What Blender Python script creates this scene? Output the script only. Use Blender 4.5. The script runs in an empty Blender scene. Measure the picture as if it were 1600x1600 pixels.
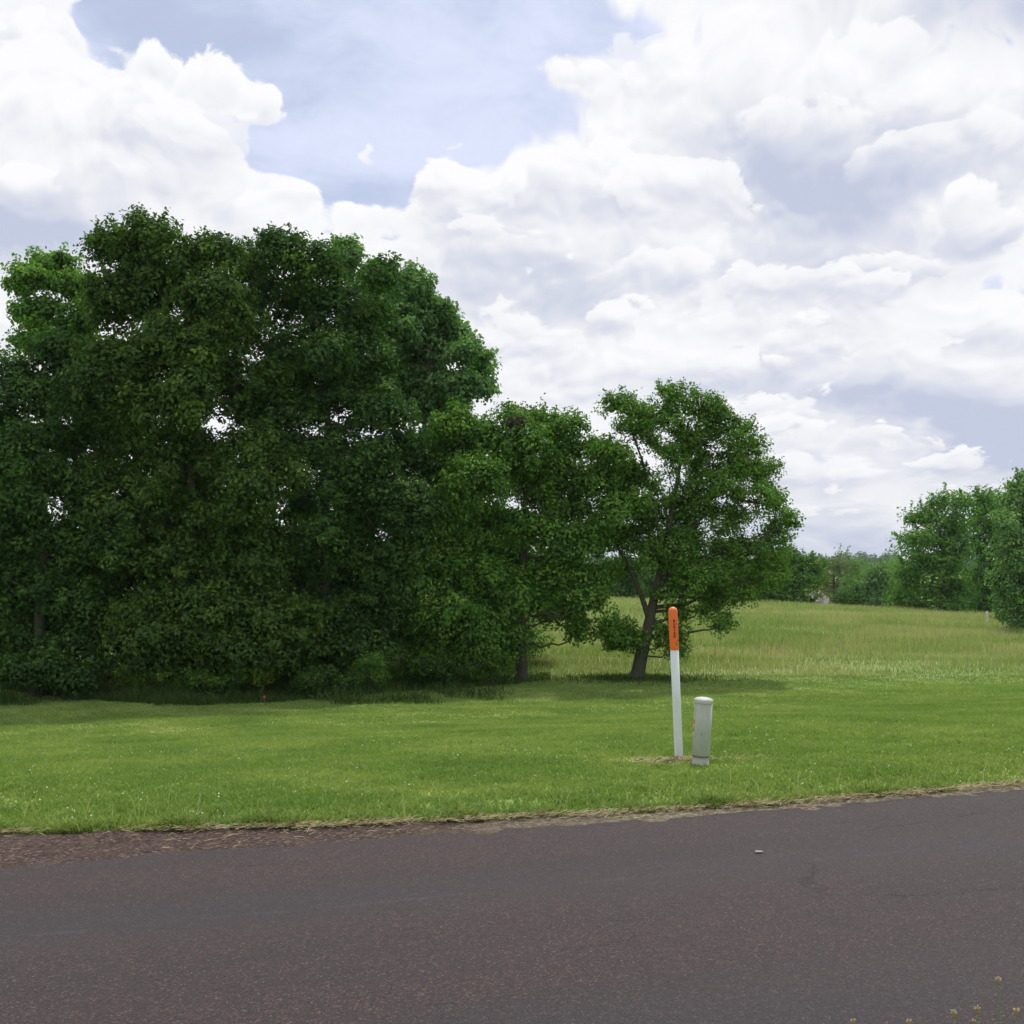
import bpy, math, random
import numpy as np
from mathutils import Vector

C = bpy.context.scene.collection
SC = bpy.context.scene
F, CX, CY, HOR, EYE = 1750.0, 800.0, 800.0, 873.0, 1.7
PITCH = math.atan((HOR - CY) / F)

# ------------------------------------------------------------------ camera
cam_d = bpy.data.cameras.new('camera'); cam = bpy.data.objects.new('camera', cam_d); C.objects.link(cam)
cam.location = (0, 0, EYE); cam.rotation_euler = (math.pi / 2 + PITCH, 0, 0)
cam_d.sensor_width = 36.0; cam_d.lens = 36.0 * F / 1600.0
cam_d.clip_start = 0.05; cam_d.clip_end = 20000
SC.camera = cam
SC.render.resolution_x = SC.render.resolution_y = 1024
SC.view_settings.view_transform = 'Standard'; SC.view_settings.look = 'None'
SC.view_settings.exposure = 0.0; SC.view_settings.gamma = 1.0
SC.cycles.max_bounces = 6; SC.cycles.diffuse_bounces = 3; SC.cycles.glossy_bounces = 2
SC.cycles.transmission_bounces = 3; SC.cycles.transparent_max_bounces = 4; SC.cycles.volume_bounces = 0

SUN_EL, SUN_AZ = math.radians(64), math.radians(22)      # azimuth from +Y towards +X

def uv_of(px, py):
    a = (px - CX) / F; b = (CY - py) / F
    yc = math.cos(PITCH) - b * math.sin(PITCH); zc = math.sin(PITCH) + b * math.cos(PITCH)
    return a / yc, zc / yc
def at(px, py, Y):
    u, v = uv_of(px, py)
    return np.array([u * Y, Y, EYE + v * Y])

# ------------------------------------------------------------------ node helper
class N:
    dim = 3
    def __init__(s, nt): s.nt = nt; s.ns = nt.nodes; s.lk = nt.links
    def new(s, t, **kw):
        n = s.ns.new(t)
        for k, v in kw.items(): setattr(n, k, v)
        return n
    def put(s, sock, v):
        if hasattr(v, 'is_output'): s.lk.new(v, sock)
        elif v is not None:
            if isinstance(v, (tuple, list)) and len(v) == 3 and sock.type == 'RGBA': v = (*v, 1)
            sock.default_value = v
    def m(s, op, a, b=None, c=None, clamp=False):
        n = s.new('ShaderNodeMath', operation=op); n.use_clamp = clamp
        for i, x in enumerate((a, b, c)):
            if x is not None: s.put(n.inputs[i], x)
        return n.outputs[0]
    def vm(s, op, a, b=None, out=0):
        n = s.new('ShaderNodeVectorMath', operation=op); s.put(n.inputs[0], a)
        if b is not None: s.put(n.inputs[1], b)
        return n.outputs['Value'] if out else n.outputs[0]
    def noise(s, vec, scale, detail=4, rough=.5, dist=0.0, col=False):
        n = s.new('ShaderNodeTexNoise'); n.noise_dimensions = '%dD' % s.dim; s.put(n.inputs['Vector'], vec)
        n.inputs['Scale'].default_value = scale; n.inputs['Detail'].default_value = detail
        n.inputs['Roughness'].default_value = rough; n.inputs['Distortion'].default_value = dist
        return n.outputs['Color'] if col else n.outputs[0]
    def voro(s, vec, scale, out='Distance', feature='F1', detail=0.0):
        n = s.new('ShaderNodeTexVoronoi'); n.feature = feature; n.voronoi_dimensions = '%dD' % s.dim; s.put(n.inputs['Vector'], vec)
        n.inputs['Scale'].default_value = scale
        if 'Detail' in n.inputs: n.inputs['Detail'].default_value = detail
        return n.outputs[out]
    def rng(s, x, a, b, c=0.0, d=1.0, smooth=True):
        n = s.new('ShaderNodeMapRange'); n.interpolation_type = 'SMOOTHSTEP' if smooth else 'LINEAR'
        for i, q in enumerate((x, a, b, c, d)): s.put(n.inputs[i], q)
        return n.outputs[0]
    def mix(s, f, a, b, mode='MIX'):
        n = s.new('ShaderNodeMix', data_type='RGBA'); n.blend_type = mode
        s.put(n.inputs[0], f); s.put(n.inputs[6], a); s.put(n.inputs[7], b)
        return n.outputs[2]
    def ramp(s, x, stops):
        n = s.new('ShaderNodeValToRGB'); cr = n.color_ramp
        while len(cr.elements) < len(stops): cr.elements.new(0.5)
        for e, (p, c) in zip(cr.elements, stops): e.position = p; e.color = (*c, 1)
        s.put(n.inputs[0], x); return n.outputs[0]
    def comb(s, x, y, z):
        n = s.new('ShaderNodeCombineXYZ'); s.put(n.inputs[0], x); s.put(n.inputs[1], y); s.put(n.inputs[2], z)
        return n.outputs[0]
    def sep(s, v):
        n = s.new('ShaderNodeSeparateXYZ'); s.put(n.inputs[0], v); return n.outputs

# ------------------------------------------------------------------ world: clear sky plus broken cumulus
BANKS = [(1120, 110, 180, 90, .15, .6), (1380, 120, 200, 110, .25, .8), (900, 120, 85, 42, .25, .9), (1270, 230, 130, 100, .75, .7), (1480, 250, 150, 90, .5, .6),
         (60, 150, 150, 130, .2, .9), (200, 200, 130, 110, .3, .9), (55, 40, 55, 60, .1, 1), (140, 100, 70, 60, .1, 1), (245, 140, 66, 88, .15, 1), (330, 150, 62, 80, .15, 1), (395, 170, 62, 46, .15, 1), (330, 210, 100, 70, .3, .8), (470, 310, 74, 52, .2, 1), (570, 246, 32, 15, .1, .8),
         (900, 310, 230, 100, .45, .9), (740, 300, 90, 62, .3, 1), (1060, 320, 130, 110, .4, .8), (1530, 365, 105, 66, .5, 1), (1400, 420, 120, 50, .5, .8), (30, 305, 66, 48, .6, 1), (780, 400, 90, 60, .6, .7),
         (830, 422, 34, 22, .2, .9), (1000, 440, 150, 60, .6, .8), (1240, 460, 190, 60, .5, .8), (950, 515, 90, 44, .4, .9), (1065, 530, 56, 34, .3, 1), (1250, 550, 90, 66, .5, 1), (1130, 575, 74, 30, .5, 1), (1540, 520, 110, 60, .6, 1), (800, 540, 110, 70, .4, .8),
         (1230, 655, 110, 44, .4, .9), (1330, 690, 150, 56, .5, 1), (1470, 735, 100, 34, .5, .9), (1260, 740, 140, 34, .45, .8), (1380, 780, 160, 26, .4, .8), (1200, 810, 150, 22, .4, .7)]
def build_world():
    w = bpy.data.worlds.new('World'); SC.world = w; w.use_nodes = True
    k = N(w.node_tree); k.dim = 2; k.ns.clear()
    out = k.new('ShaderNodeOutputWorld')
    sky = k.new('ShaderNodeTexSky'); sky.sky_type = 'NISHITA'; sky.sun_disc = False
    sky.sun_elevation = SUN_EL; sky.sun_rotation = SUN_AZ
    sky.air_density = 1.0; sky.dust_density = 0.6; sky.ozone_density = 2.0
    d = k.new('ShaderNodeTexCoord').outputs['Generated']
    x, y, z = k.sep(d)
    yy = k.m('MAXIMUM', y, 0.05)
    u = k.m('DIVIDE', x, yy); v = k.m('DIVIDE', z, yy); uv = k.comb(u, v, 0)
    lz = k.m('MULTIPLY', k.m('LOGARITHM', k.m('ADD', k.m('MAXIMUM', z, -0.04), 0.22), math.e), 0.72)
    p = k.comb(k.m('ARCTAN2', x, y), lz, 0)      # azimuth and stretched elevation
    # soft warp
    wn = k.noise(p, 7.0, 3, .5, col=True)
    pw = k.vm('ADD', p, k.vm('MULTIPLY', k.vm('SUBTRACT', wn, (.5, .5, .5)), (.07, .07, .07)))
    uvw = k.vm('ADD', uv, k.vm('MULTIPLY', k.vm('SUBTRACT', wn, (.5, .5, .5)), (.05, .035, 0)))
    def field(base, gs):
        acc = base
        for (px, py, rx, ry, wt) in gs:
            u0, v0 = uv_of(px, py)
            q = k.vm('SUBTRACT', uvw, (u0, v0, 0))
            q = k.vm('MULTIPLY', q, (F / rx, F / ry, 0))
            e = k.m('EXPONENT', k.m('MULTIPLY', k.vm('DOT_PRODUCT', q, q, out=1), -1.0))
            acc = k.m('MULTIPLY_ADD', e, wt, acc)
        return acc
    cover = field(0.98, [
        (560, 60, 330, 190, -1.48), (700, 150, 260, 130, -.55), (500, 190, 90, 110, -.5), (620, 230, 110, 60, -.35),
        (330, 30, 120, 70, -.45), (180, 20, 90, 36, -.9), (290, 60, 60, 40, -.4), (950, 40, 170, 55, -.5), (600, 300, 60, 40, -.35),
        (40, 200, 200, 260, .55), (270, 220, 120, 130, .35), (480, 300, 80, 50, .35),
        (890, 115, 95, 42, 1.2), (780, 270, 110, 50, .35), (950, 250, 160, 60, .4), (1350, 200, 300, 200, .4),
        (570, 245, 30, 18, .35), (900, 430, 300, 150, .3)])
    dark = field(0.23, [
        (1530, 30, 130, 50, 0.98), (1290, 300, 170, 75, 0.78), (1200, 200, 110, 80, 0.36), (1440, 640, 260, 42, 1.23), (1250, 410, 220, 30, 0.33),
        (1580, 700, 150, 40, 1.17), (20, 370, 150, 45, 1.04), (120, 300, 160, 40, 0.26), (1150, 590, 180, 30, 0.45), (1450, 220, 120, 60, 0.39),
        (860, 440, 150, 50, 0.45), (900, 480, 60, 22, 0.33), (1300, 530, 120, 20, 0.33), (1230, 760, 300, 45, 0.39),
        (1320, 850, 500, 40, 0.72), (330, 240, 150, 90, 0.13), (780, 380, 70, 40, 0.20), (1000, 330, 120, 60, 0.16),
        (1280, 580, 60, 40, -0.44), (1180, 560, 80, 20, -0.33), (1500, 330, 80, 40, -0.44), (1250, 650, 130, 20, -0.33), (1000, 530, 100, 40, -0.22)])
    def dens(vec):
        a = k.noise(vec, 7.5, 7, .55); b = k.voro(vec, 17.0, detail=2.0)
        return k.m('MULTIPLY_ADD', b, -0.42, k.m('MULTIPLY', a, 1.5))
    d0 = dens(pw); d1 = dens(k.vm('ADD', pw, (0.004, 0.013, 0.0)))
    raw = k.m('ADD', cover, k.m('MULTIPLY', k.m('SUBTRACT', d0, 0.50), 1.1))
    cov = k.rng(raw, 0.40, field(.56, [(860, 130, 240, 170, .45), (560, 10, 260, 70, .3)]))
    relief = k.m('SUBTRACT', d0, d1)                     # sunward side of each billow is brighter
    low = k.noise(k.vm('ADD', pw, (3.1, 1.7, .4)), 4.2, 6, .55)
    thick = k.rng(raw, 0.5, 1.1)
    lown = k.m('MULTIPLY', k.m('SUBTRACT', low, 0.5), .75)
    dk = k.m('ADD', dark, lown)
    dk = k.m('MULTIPLY_ADD', relief, -.9, dk)
    dk = k.m('MULTIPLY', k.m('MAXIMUM', dk, 0.0), k.m('MULTIPLY_ADD', thick, .65, .35))
    edge = k.m('ADD', k.m('SUBTRACT', d0, 0.50), k.m('MULTIPLY', k.m('SUBTRACT', k.noise(pw, 42.0, 4, .62), 0.5), .42))
    # separate heaps of cumulus, far ones first: bright ragged crown, greyer base melting into what lies behind
    for (px, py, rx, ry, gr, op) in BANKS:
        u0, v0 = uv_of(px, py)
        q = k.vm('MULTIPLY', k.vm('SUBTRACT', uvw, (u0, v0, 0)), (F / rx, F / ry, 0))
        t = k.sep(q)[1]
        e = k.m('MULTIPLY_ADD', edge, 95.0 / min(ry, 110) , k.m('SUBTRACT', 1.0, k.m('SQRT', k.vm('DOT_PRODUCT', q, q, out=1))))
        al = k.m('MULTIPLY', k.rng(e, .0, 12.0 / ry), k.rng(t, -.85, .0, 0, op))
        tone = k.m('ADD', k.m('MULTIPLY', k.rng(t, .95, -.55), gr * 1.5), k.m('MULTIPLY_ADD', relief, -.9, k.m('MULTIPLY', lown, .6)))
        tone = k.m('SUBTRACT', tone, k.rng(e, .5, .0, 0, .12))
        dk = k.m('ADD', dk, k.m('MULTIPLY', al, k.m('SUBTRACT', k.m('MAXIMUM', tone, 0.0), dk)))
        cov = k.m('MAXIMUM', cov, al)
    ccol = k.ramp(dk, [(0.0, (1.02, 1.02, 1.04)), (.25, (.93, .935, .97)), (.55, (.765, .79, .88)), (1.0, (.57, .62, .78))])
    bg1 = k.new('ShaderNodeBackground'); k.lk.new(sky.outputs[0], bg1.inputs[0]); bg1.inputs[1].default_value = 0.09
    bg2 = k.new('ShaderNodeBackground'); k.put(bg2.inputs[0], ccol); bg2.inputs[1].default_value = 0.97
    # thin veil of cirrus over the blue
    veil = k.rng(k.m('ADD', k.noise(k.vm('MULTIPLY', k.vm('ADD', pw, k.vm('MULTIPLY', pw, (0, 0, 0))), (1.1, 2.6, 1)), 4.0, 8, .6), field(0, [(640, 210, 260, 90, .16), (900, 60, 200, 120, .12)])), .30, .74, .56, 1.0)
    bg3 = k.new('ShaderNodeBackground'); k.put(bg3.inputs[0], (.76, .82, 1.03, 1)); bg3.inputs[1].default_value = 0.97
    m0 = k.new('ShaderNodeMixShader'); k.put(m0.inputs[0], veil); k.lk.new(bg1.outputs[0], m0.inputs[1]); k.lk.new(bg3.outputs[0], m0.inputs[2])
    m1 = k.new('ShaderNodeMixShader'); k.put(m1.inputs[0], cov); k.lk.new(m0.outputs[0], m1.inputs[1]); k.lk.new(bg2.outputs[0], m1.inputs[2])
    k.lk.new(m1.outputs[0], out.inputs[0])
    w.cycles.sampling_method = 'MANUAL'; w.cycles.sample_map_resolution = 512
build_world()

sd = bpy.data.lights.new('sun', 'SUN'); sun = bpy.data.objects.new('sun', sd); C.objects.link(sun)
sd.energy = 3.2; sd.angle = math.radians(1.5); sd.color = (1.0, .95, .86)
sv = Vector((math.sin(SUN_AZ) * math.cos(SUN_EL), math.cos(SUN_AZ) * math.cos(SUN_EL), math.sin(SUN_EL)))
sun.rotation_euler = (-sv).to_track_quat('-Z', 'Y').to_euler(); sun.location = (0, 0, 30)

# ------------------------------------------------------------------ materials
def mat(name, fn, rough=.8, spec=.3):
    m = bpy.data.materials.new(name); m.use_nodes = True
    k = N(m.node_tree); b = m.node_tree.nodes['Principled BSDF']
    b.inputs['Roughness'].default_value = rough; b.inputs['Specular IOR Level'].default_value = spec
    fn(k, b); return m
def bump(k, b, h, strength=.5, dist=.02):
    n = k.new('ShaderNodeBump'); n.inputs['Strength'].default_value = strength; n.inputs['Distance'].default_value = dist
    k.put(n.inputs['Height'], h); k.lk.new(n.outputs[0], b.inputs['Normal'])
def attr(k, name):
    n = k.new('ShaderNodeAttribute'); n.attribute_name = name; return n.outputs['Fac']
def geo(k): return k.new('ShaderNodeNewGeometry').outputs['Position']

def leaf_mat(name, stops, trans=.3, tcol=None, rough=.55, patch=None):
    """thin blades and leaves: reflect and let light through"""
    m = bpy.data.materials.new(name); m.use_nodes = True
    k = N(m.node_tree); k.ns.clear(); o = k.new('ShaderNodeOutputMaterial')
    t = attr(k, 'tone')
    c = k.ramp(t, stops)
    if patch: c = patch(k, c)
    df = k.new('ShaderNodeBsdfDiffuse'); k.put(df.inputs[0], c)
    tr = k.new('ShaderNodeBsdfTranslucent'); k.put(tr.inputs[0], k.mix(1.0, c, tcol or (1.15, 1.35, .45), 'MULTIPLY'))
    mx = k.new('ShaderNodeMixShader'); mx.inputs[0].default_value = trans
    k.lk.new(df.outputs[0], mx.inputs[1]); k.lk.new(tr.outputs[0], mx.inputs[2])
    gl = k.new('ShaderNodeBsdfGlossy'); gl.inputs['Roughness'].default_value = rough; gl.inputs[0].default_value = (.9, 1, .9, 1)
    m2 = k.new('ShaderNodeMixShader'); m2.inputs[0].default_value = .02
    k.lk.new(mx.outputs[0], m2.inputs[1]); k.lk.new(gl.outputs[0], m2.inputs[2])
    k.lk.new(m2.outputs[0], o.inputs[0]); return m

LEAF = {
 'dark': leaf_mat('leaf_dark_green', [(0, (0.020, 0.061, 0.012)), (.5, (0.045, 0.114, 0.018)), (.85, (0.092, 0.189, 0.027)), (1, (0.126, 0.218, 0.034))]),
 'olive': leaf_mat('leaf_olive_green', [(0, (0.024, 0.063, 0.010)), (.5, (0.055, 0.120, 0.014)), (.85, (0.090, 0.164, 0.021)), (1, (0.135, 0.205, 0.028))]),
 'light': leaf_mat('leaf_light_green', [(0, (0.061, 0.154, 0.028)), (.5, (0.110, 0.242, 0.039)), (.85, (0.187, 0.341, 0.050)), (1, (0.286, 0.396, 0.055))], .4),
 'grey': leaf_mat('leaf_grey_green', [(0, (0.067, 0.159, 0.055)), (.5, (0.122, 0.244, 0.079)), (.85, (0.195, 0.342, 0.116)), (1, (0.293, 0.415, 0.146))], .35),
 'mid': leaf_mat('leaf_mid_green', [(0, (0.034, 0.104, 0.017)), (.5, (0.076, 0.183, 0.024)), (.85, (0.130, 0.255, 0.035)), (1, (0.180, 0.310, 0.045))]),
 'yellow': leaf_mat('leaf_yellow', [(0, (.30, .34, .04)), (1, (.60, .56, .05))], .3),
 'lime': leaf_mat('leaf_lime', [(0, (.07, .15, .014)), (.6, (.15, .26, .02)), (1, (.32, .42, .04))], .35),
 'twiggy': leaf_mat('leaf_sparse_grey', [(0, (.10, .14, .07)), (.6, (.15, .20, .10)), (1, (.22, .27, .12))], .25),
}
def bark(k, b):
    p = geo(k); q = k.vm('MULTIPLY', p, (1, 1, .25))
    n = k.noise(q, 28, 6, .65); n2 = k.noise(p, 3, 3)
    k.put(b.inputs['Base Color'], k.mix(n2, k.ramp(n, [(.3, (.035, .028, .022)), (.7, (.13, .11, .09))]), (.07, .075, .055)))
    bump(k, b, n, .9, .03)
BARK = mat('bark', bark, .95, .1)
def twig(k, b): k.put(b.inputs['Base Color'], (.16, .14, .12))
TWIG = mat('dead_twig', twig, .9, .1)

# ------------------------------------------------------------------ object helpers
def tag(o, label=None, cat=None, group=None, kind=None):
    if label: o['label'] = label
    if cat: o['category'] = cat
    if group: o['group'] = group
    if kind: o['kind'] = kind
    return o
def empty(name, loc, label, cat, group=None):
    o = bpy.data.objects.new(name, None); C.objects.link(o); o.location = tuple(map(float, loc)); return tag(o, label, cat, group)
def mesh_np(name, V, faces, material, parent=None, tone=None, smooth=False, origin=None):
    """V (n,3); faces (m,k) of one size"""
    V = np.asarray(V, dtype=np.float32); faces = np.asarray(faces, dtype=np.int32)
    if parent is not None: V = V - np.array(parent.location, dtype=np.float32)
    me = bpy.data.meshes.new(name); m, kk = faces.shape
    me.vertices.add(len(V)); me.vertices.foreach_set('co', V.ravel())
    me.loops.add(m * kk); me.loops.foreach_set('vertex_index', faces.ravel())
    me.polygons.add(m); me.polygons.foreach_set('loop_start', np.arange(0, m * kk, kk, dtype=np.int32))
    me.polygons.foreach_set('use_smooth', np.full(m, smooth))
    me.update(calc_edges=True)
    if tone is not None:
        a = me.attributes.new('tone', 'FLOAT', 'FACE'); a.data.foreach_set('value', np.asarray(tone, dtype=np.float32))
    me.materials.append(material)
    o = bpy.data.objects.new(name, me); C.objects.link(o)
    if parent is not None: o.parent = parent
    return o
def norm(a): return a / (np.linalg.norm(a, axis=-1, keepdims=True) + 1e-9)

def leaf_quads(rs, P, Nn, L, W):
    n = len(P); r = rs.normal(size=(n, 3)); t = norm(r - Nn * np.sum(r * Nn, 1, keepdims=True)); b = np.cross(Nn, t)
    L = np.broadcast_to(L, n)[:, None]; W = np.broadcast_to(W, n)[:, None]
    fold = Nn * W * .22
    V = np.stack([P - t * L * .5, P + b * W * .5 + fold - t * L * .04, P + t * L * .5, P - b * W * .5 + fold - t * L * .04], 1).reshape(-1, 3)
    return V, np.arange(4 * n).reshape(n, 4)

def tubes(paths, sides=6):
    """paths: list of (pts (k,3), radii (k))"""
    Vs, Fs, off = [], [], 0
    ang = np.linspace(0, 2 * np.pi, sides, endpoint=False)
    for pts, rad in paths:
        pts = np.asarray(pts, float); rad = np.asarray(rad, float); kx = len(pts)
        T = norm(np.gradient(pts, axis=0)); ref = np.tile([0.0, 0, 1], (kx, 1)); ref[np.abs(T[:, 2]) > .9] = [1, 0, 0]
        ref[:] = ref[0]
        A = norm(np.cross(T, ref)); B = np.cross(T, A)
        ring = pts[:, None] + rad[:, None, None] * (np.cos(ang)[None, :, None] * A[:, None] + np.sin(ang)[None, :, None] * B[:, None])
        Vs.append(ring.reshape(-1, 3))
        i = np.arange(kx - 1)[:, None] * sides; j = np.arange(sides)[None]; j2 = (j + 1) % sides
        Fs.append(off + np.stack([i + j, i + j2, i + sides + j2, i + sides + j], -1).reshape(-1, 4)); off += kx * sides
    return np.concatenate(Vs), np.concatenate(Fs)
def bez(a, b, c, n=6):
    t = np.linspace(0, 1, n)[:, None]; return (1 - t) ** 2 * a + 2 * t * (1 - t) * b + t * t * c

# ------------------------------------------------------------------ terrain
def sst(x, a, b):
    t = np.clip((x - a) / (b - a), 0, 1); return t * t * (3 - 2 * t)
RX = [-200, -3.3, -2.82, -1.87, -1.15, -.4, .41, 1.74, 3.81, 200]
RY = [6.0 - 196.7 * .33, 6.0, 6.17, 6.54, 6.73, 6.97, 7.19, 7.61, 8.33, 8.33 + 196.2 * .33]
GX = [-200, -3.6, -3.19, -1.23, .43, 1.81, 3.98, 200]
GY = [6.9 - 196.4 * .33, 6.9, 6.98, 7.16, 7.47, 7.80, 8.55, 8.55 + 196 * .33]
def road_far(X): return np.interp(X, RX, RY)
def grass_edge(X): return np.interp(X, GX, GY)
ROAD_W = 4.55                                            # measured along Y
def wob(X, Y, s, seed=0.0):
    return (np.sin(X / s + seed) * np.cos(Y / s * 1.13 + seed * 2) + .5 * np.sin(X / s * 2.3 + Y / s * 1.7 + seed * 3) + .3 * np.sin(Y / s * 3.1 - X / s * 2.2 + seed))
def ground(X, Y):
    X = np.asarray(X, float); Y = np.asarray(Y, float)
    d = Y - (7.1 + .326 * np.clip(X, -60, 60))
    z1 = np.interp(d, [-200, -5.6, -5.3, 0.2, .9, 3.3, 8, 14, 19, 24, 60], [.1, .06, -.02, -.02, .0, -.19, -.64, -1.3, -1.62, -1.66, -1.66])
    zc = np.interp(X / np.maximum(Y, 1), [-1, 0, .086, .2286, .343, .457, .8], [-.6, -1.0, -1.17, -1.47, -1.86, -2.37, -3.4])
    z2 = -1.6 + (zc + 1.6) * sst(Y, 40, 76)
    z2 = np.where(Y > 76, zc - np.interp(Y, [76, 82, 100, 160, 400, 600, 900, 1500, 4000], [0, .25, 1.6, 7, 14, 14, 6, 4, 0]), z2)
    t = sst(Y, 28, 36)
    z = z1 * (1 - t) + z2 * t
    z = z + wob(X, Y, 2.7) * .02 * sst(d, .8, 4) * (1 + 3 * sst(Y, 50, 120)) + wob(X, Y, 160, 1) * 2.0 * sst(Y, 300, 900)
    return z
def grade(segs):
    out = []
    for a, b, st in segs: out += list(np.arange(a, b, st))
    return np.array(out)
def hit(px, py, y0=9.0, y1=60.0):
    for Y_ in np.arange(y0, y1, .02):
        p_ = at(px, py, Y_)
        if p_[2] <= ground(p_[0], p_[1]): return p_
    return at(px, py, y1)
ys = grade([(-30, -2, 1), (-2, 14, .2), (14, 36, .4), (36, 100, 1.2), (100, 300, 8), (300, 1500, 50), (1500, 6001, 500)])
xh = grade([(0, 10, .25), (10, 30, .7), (30, 80, 2), (80, 300, 12), (300, 4001, 250)])
xs = np.concatenate([-xh[:0:-1], xh])
XX, YY = np.meshgrid(xs, ys); ZZ = ground(XX, YY); nx = len(xs); ny = len(ys)
gi = (np.arange(ny - 1)[:, None] * nx + np.arange(nx - 1)[None]).ravel()
GF = np.stack([gi, gi + 1, gi + nx + 1, gi + nx], 1)

GRASS_PATCH = [(.25, (.055, .105, .014)), (.5, (.085, .155, .018)), (.75, (.125, .195, .026))]
def lawn_colour(k, p):
    big = k.noise(p, .55, 6, .68); fine = k.noise(p, 7, 5, .7)
    stripe = k.noise(k.vm('MULTIPLY', p, (.10, 1.1, 1)), 1.0, 2, .5)
    x_, y_, z_ = k.sep(p); mow = k.m('SINE', k.m('ADD', k.m('MULTIPLY', x_, 2.6), k.m('MULTIPLY', y_, 1.15)))
    t = k.m('ADD', k.m('MULTIPLY_ADD', mow, .016, k.m('MULTIPLY', big, .5)), k.m('ADD', k.m('MULTIPLY', fine, .38), k.m('MULTIPLY', stripe, .12)))
    return k.ramp(t, [(.34, (.09, .165, .040)), (.5, (.19, .275, .078)), (.66, (.35, .385, .15))])
def soil(k, b):
    p = geo(k); px, py, pz = k.sep(p)
    lawn = lawn_colour(k, p)
    hay = k.ramp(k.noise(k.vm('MULTIPLY', p, (.5, 1, 1)), .25, 6, .65), [(.35, (.12, .20, .055)), (.5, (.19, .255, .095)), (.65, (.30, .30, .16))])
    edge = k.m('ADD', py, k.m('MULTIPLY', k.noise(p, .5, 3), 1.2))
    c = k.mix(k.rng(edge, 31.3, 32.2), lawn, hay)
    # bare earth and straw where the line trimmer has been round the post and the pedestal
    q = k.vm('MULTIPLY', k.vm('SUBTRACT', p, (1.60, 10.35, 0)), (1.6, 3.4, 0))
    dd = k.m('SQRT', k.vm('DOT_PRODUCT', q, q, out=1))
    f = k.rng(k.m('ADD', dd, k.m('MULTIPLY', k.noise(p, 9, 4), 1.1)), 1.25, .6)
    c = k.mix(f, c, k.ramp(k.noise(p, 30, 4, .7), [(.3, (.09, .08, .035)), (.6, (.24, .22, .11))]))
    # earth beneath the trees
    k.put(b.inputs['Base Color'], c); bump(k, b, k.noise(p, 18, 5, .7), .6, .04)
SOIL = mat('grass_ground', soil, .95, .1)
tag(mesh_np('ground', np.stack([XX, YY, ZZ], -1).reshape(-1, 3), GF, SOIL, smooth=True), 'mown green lawn falling away from the road into a hay meadow', 'ground', kind='structure')

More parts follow.
